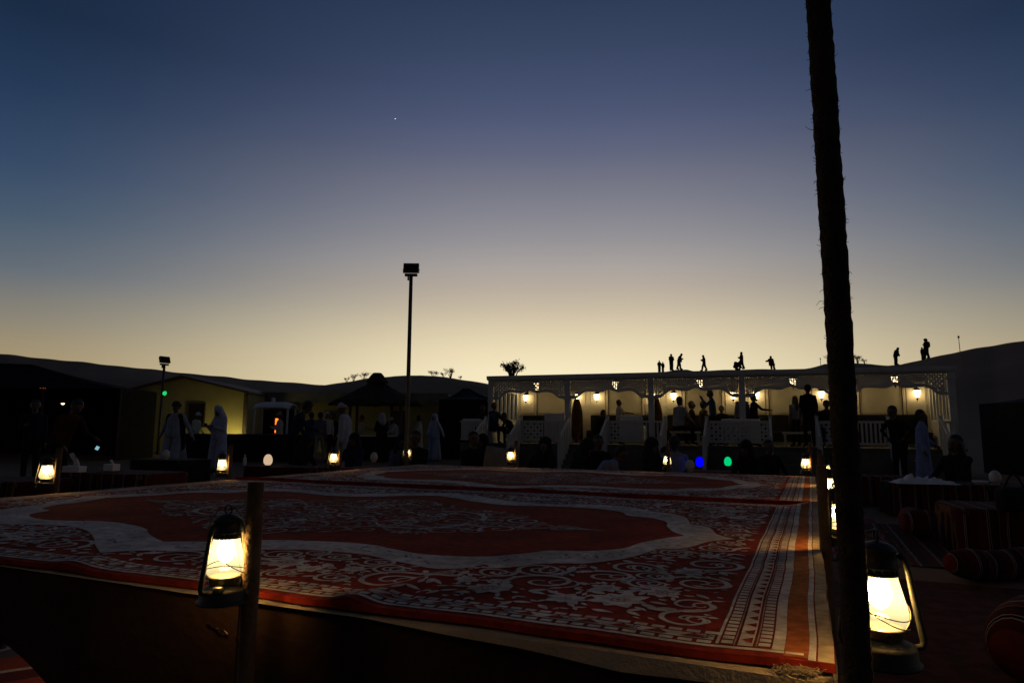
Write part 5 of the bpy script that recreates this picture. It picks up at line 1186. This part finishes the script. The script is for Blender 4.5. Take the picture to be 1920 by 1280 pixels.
# pale slumped cushion and other cushions
def bolster(p, rz, L, r, mt, label, tilt=0, name='floor_bolster'):
    m = MB(); k = 16; vs = []
    pts = []; rad = []
    for i in range(k + 1): t = i / k; pts.append((L * (t - .5), 0, r)); rad.append(r * (1 - abs(2 * t - 1) ** 6 * .45))
    pts = [(x_, .03 * math.sin(x_ * 5 + L), r * .93 - .02 * math.cos(x_ * 7)) for x_, _, _ in pts]; rad = [q_ * (1 + .07 * mnoise.noise(Vector((i_ * .6, L * 9, 0)))) for i_, q_ in enumerate(rad)]
    m.tube(pts, rad, 22); m.m[-1] = m.m[-2] = 1; o = m.build(name, [mt, M['redcloth']], None, True, p, rz); o.rotation_euler = (0, tilt, rz); return tag(o, label, 'cushion', 'loose bolsters and cushions')
def pillow(p, rz, w, d, h, mt, label, rot=(0, 0)):
    m = MB(); N = 14; vs = []
    for sgn in (1, -1):
        for j in range(N + 1):
            for i in range(N + 1):
                u, v = 2 * i / N - 1, 2 * j / N - 1; e = ((1 - u ** 4) * (1 - v ** 4)) ** .5; pin = 1 - .08 * (u * u * (1 - v * v) + v * v * (1 - u * u)); vs.append((u * w / 2 * (1 - .06 * (1 - u * u) * 0 - .05 * (v * v)), v * d / 2 * (1 - .05 * u * u), sgn * h / 2 * e))
    K = (N + 1) ** 2; f1 = [(j * (N + 1) + i, j * (N + 1) + i + 1, (j + 1) * (N + 1) + i + 1, (j + 1) * (N + 1) + i) for j in range(N) for i in range(N)]
    m.add(vs, f1 + [tuple(K + q for q in reversed(f)) for f in f1]); o = m.build('pillow', mt, None, True, p, rz); o.rotation_euler = (rot[0], rot[1], rz); return tag(o, label, 'cushion', 'loose bolsters and cushions')
q = flat(940, 11.3); pillow((q.x, q.y, .57), R(20), .62, .62, .22, mat('sack_cloth', (.20, .19, .16), .9), 'pale square cushion standing propped beside the lantern facing the steps', (R(75), R(12)))
pl1 = at(30, 1250, 1.52); pillow((pl1.x - .10, pl1.y + .02, .40), R(-38), .50, .46, .20, stripes('cushion_stripes', 0, .30, [(0, (.26, .06, .04)), (.3, W_), (.38, (.10, .09, .09)), (.55, (.26, .06, .04)), (.8, W_), (.84, (.10, .03, .03))]), 'striped cushion in the shadow before the stage front', (R(60), R(10)))
q = flat(1900, 3.6); bolster((q.x + .15, q.y, .0), R(35), 1.3, .19, STRX, 'thick striped bolster lying on the red floor rug')
q = flat(1770, 7.7); bolster((q.x, q.y, .02), R(-10), 1.0, .15, STRX, 'striped bolster against the front of the striped table')
q = flat(1700, 8.2); bolster((q.x, q.y, .02), R(60), .8, .13, M['redcloth'], 'plain red bolster between the striped tables')
q = flat(1850, 5.6); bolster((q.x, q.y, .02), R(8), .9, .12, STRX, 'slim striped bolster before the table nearest the fibre pole')
# floor rugs
def rug(p, rz, w, d, mt, label):
    m = MB(); nx, ny = 40, 40; m.add([((i / nx - .5) * w, (j / ny - .5) * d, .012 + .006 * mnoise.noise(Vector((i * .3, j * .3, w)))) for j in range(ny + 1) for i in range(nx + 1)], [(j * (nx + 1) + i, j * (nx + 1) + i + 1, (j + 1) * (nx + 1) + i + 1, (j + 1) * (nx + 1) + i) for j in range(ny) for i in range(nx)])
    o = m.build('floor_rug', mt, None, True, p, rz); tag(o, label, 'rug', 'rugs on the sand')
p = sloc(1.45, 2.2); rug((p.x, p.y, 0), TH, 2.6, 5.6, M['darkred'], 'worn dark red rug on the sand along the stage side with the lanterns')
p = sloc(1.6, 7.2); rug((p.x, p.y, 0), TH, 3.2, 3.0, STRX, 'striped rug on the sand under the tables before the pavilion')
p = sloc(-5.6, 4.6); rug((p.x, p.y, 0), TH, 2.0, 6.5, M['darkred'], 'dark red rug on the sand at the stage side with the tissue table')
p = sloc(-2.4, 7.6); rug((p.x, p.y, 0), TH, 6.2, 3.2, M['redcloth'], 'wide red rug on the sand beyond the back edge of the stage')

# ------------------------------------------------------------------ first star
sp_ = at(741, 223, 3000.0); m = MB(); m.lathe([(.05, -1.3), (.9, -.9), (1.3, 0), (.9, .9), (.05, 1.3)], 10)
o = m.build('evening_star', emit('star_light', (.9, .95, 1), 4.0), None, True, sp_); tag(o, 'single tiny bright star high in the blue sky', 'star')
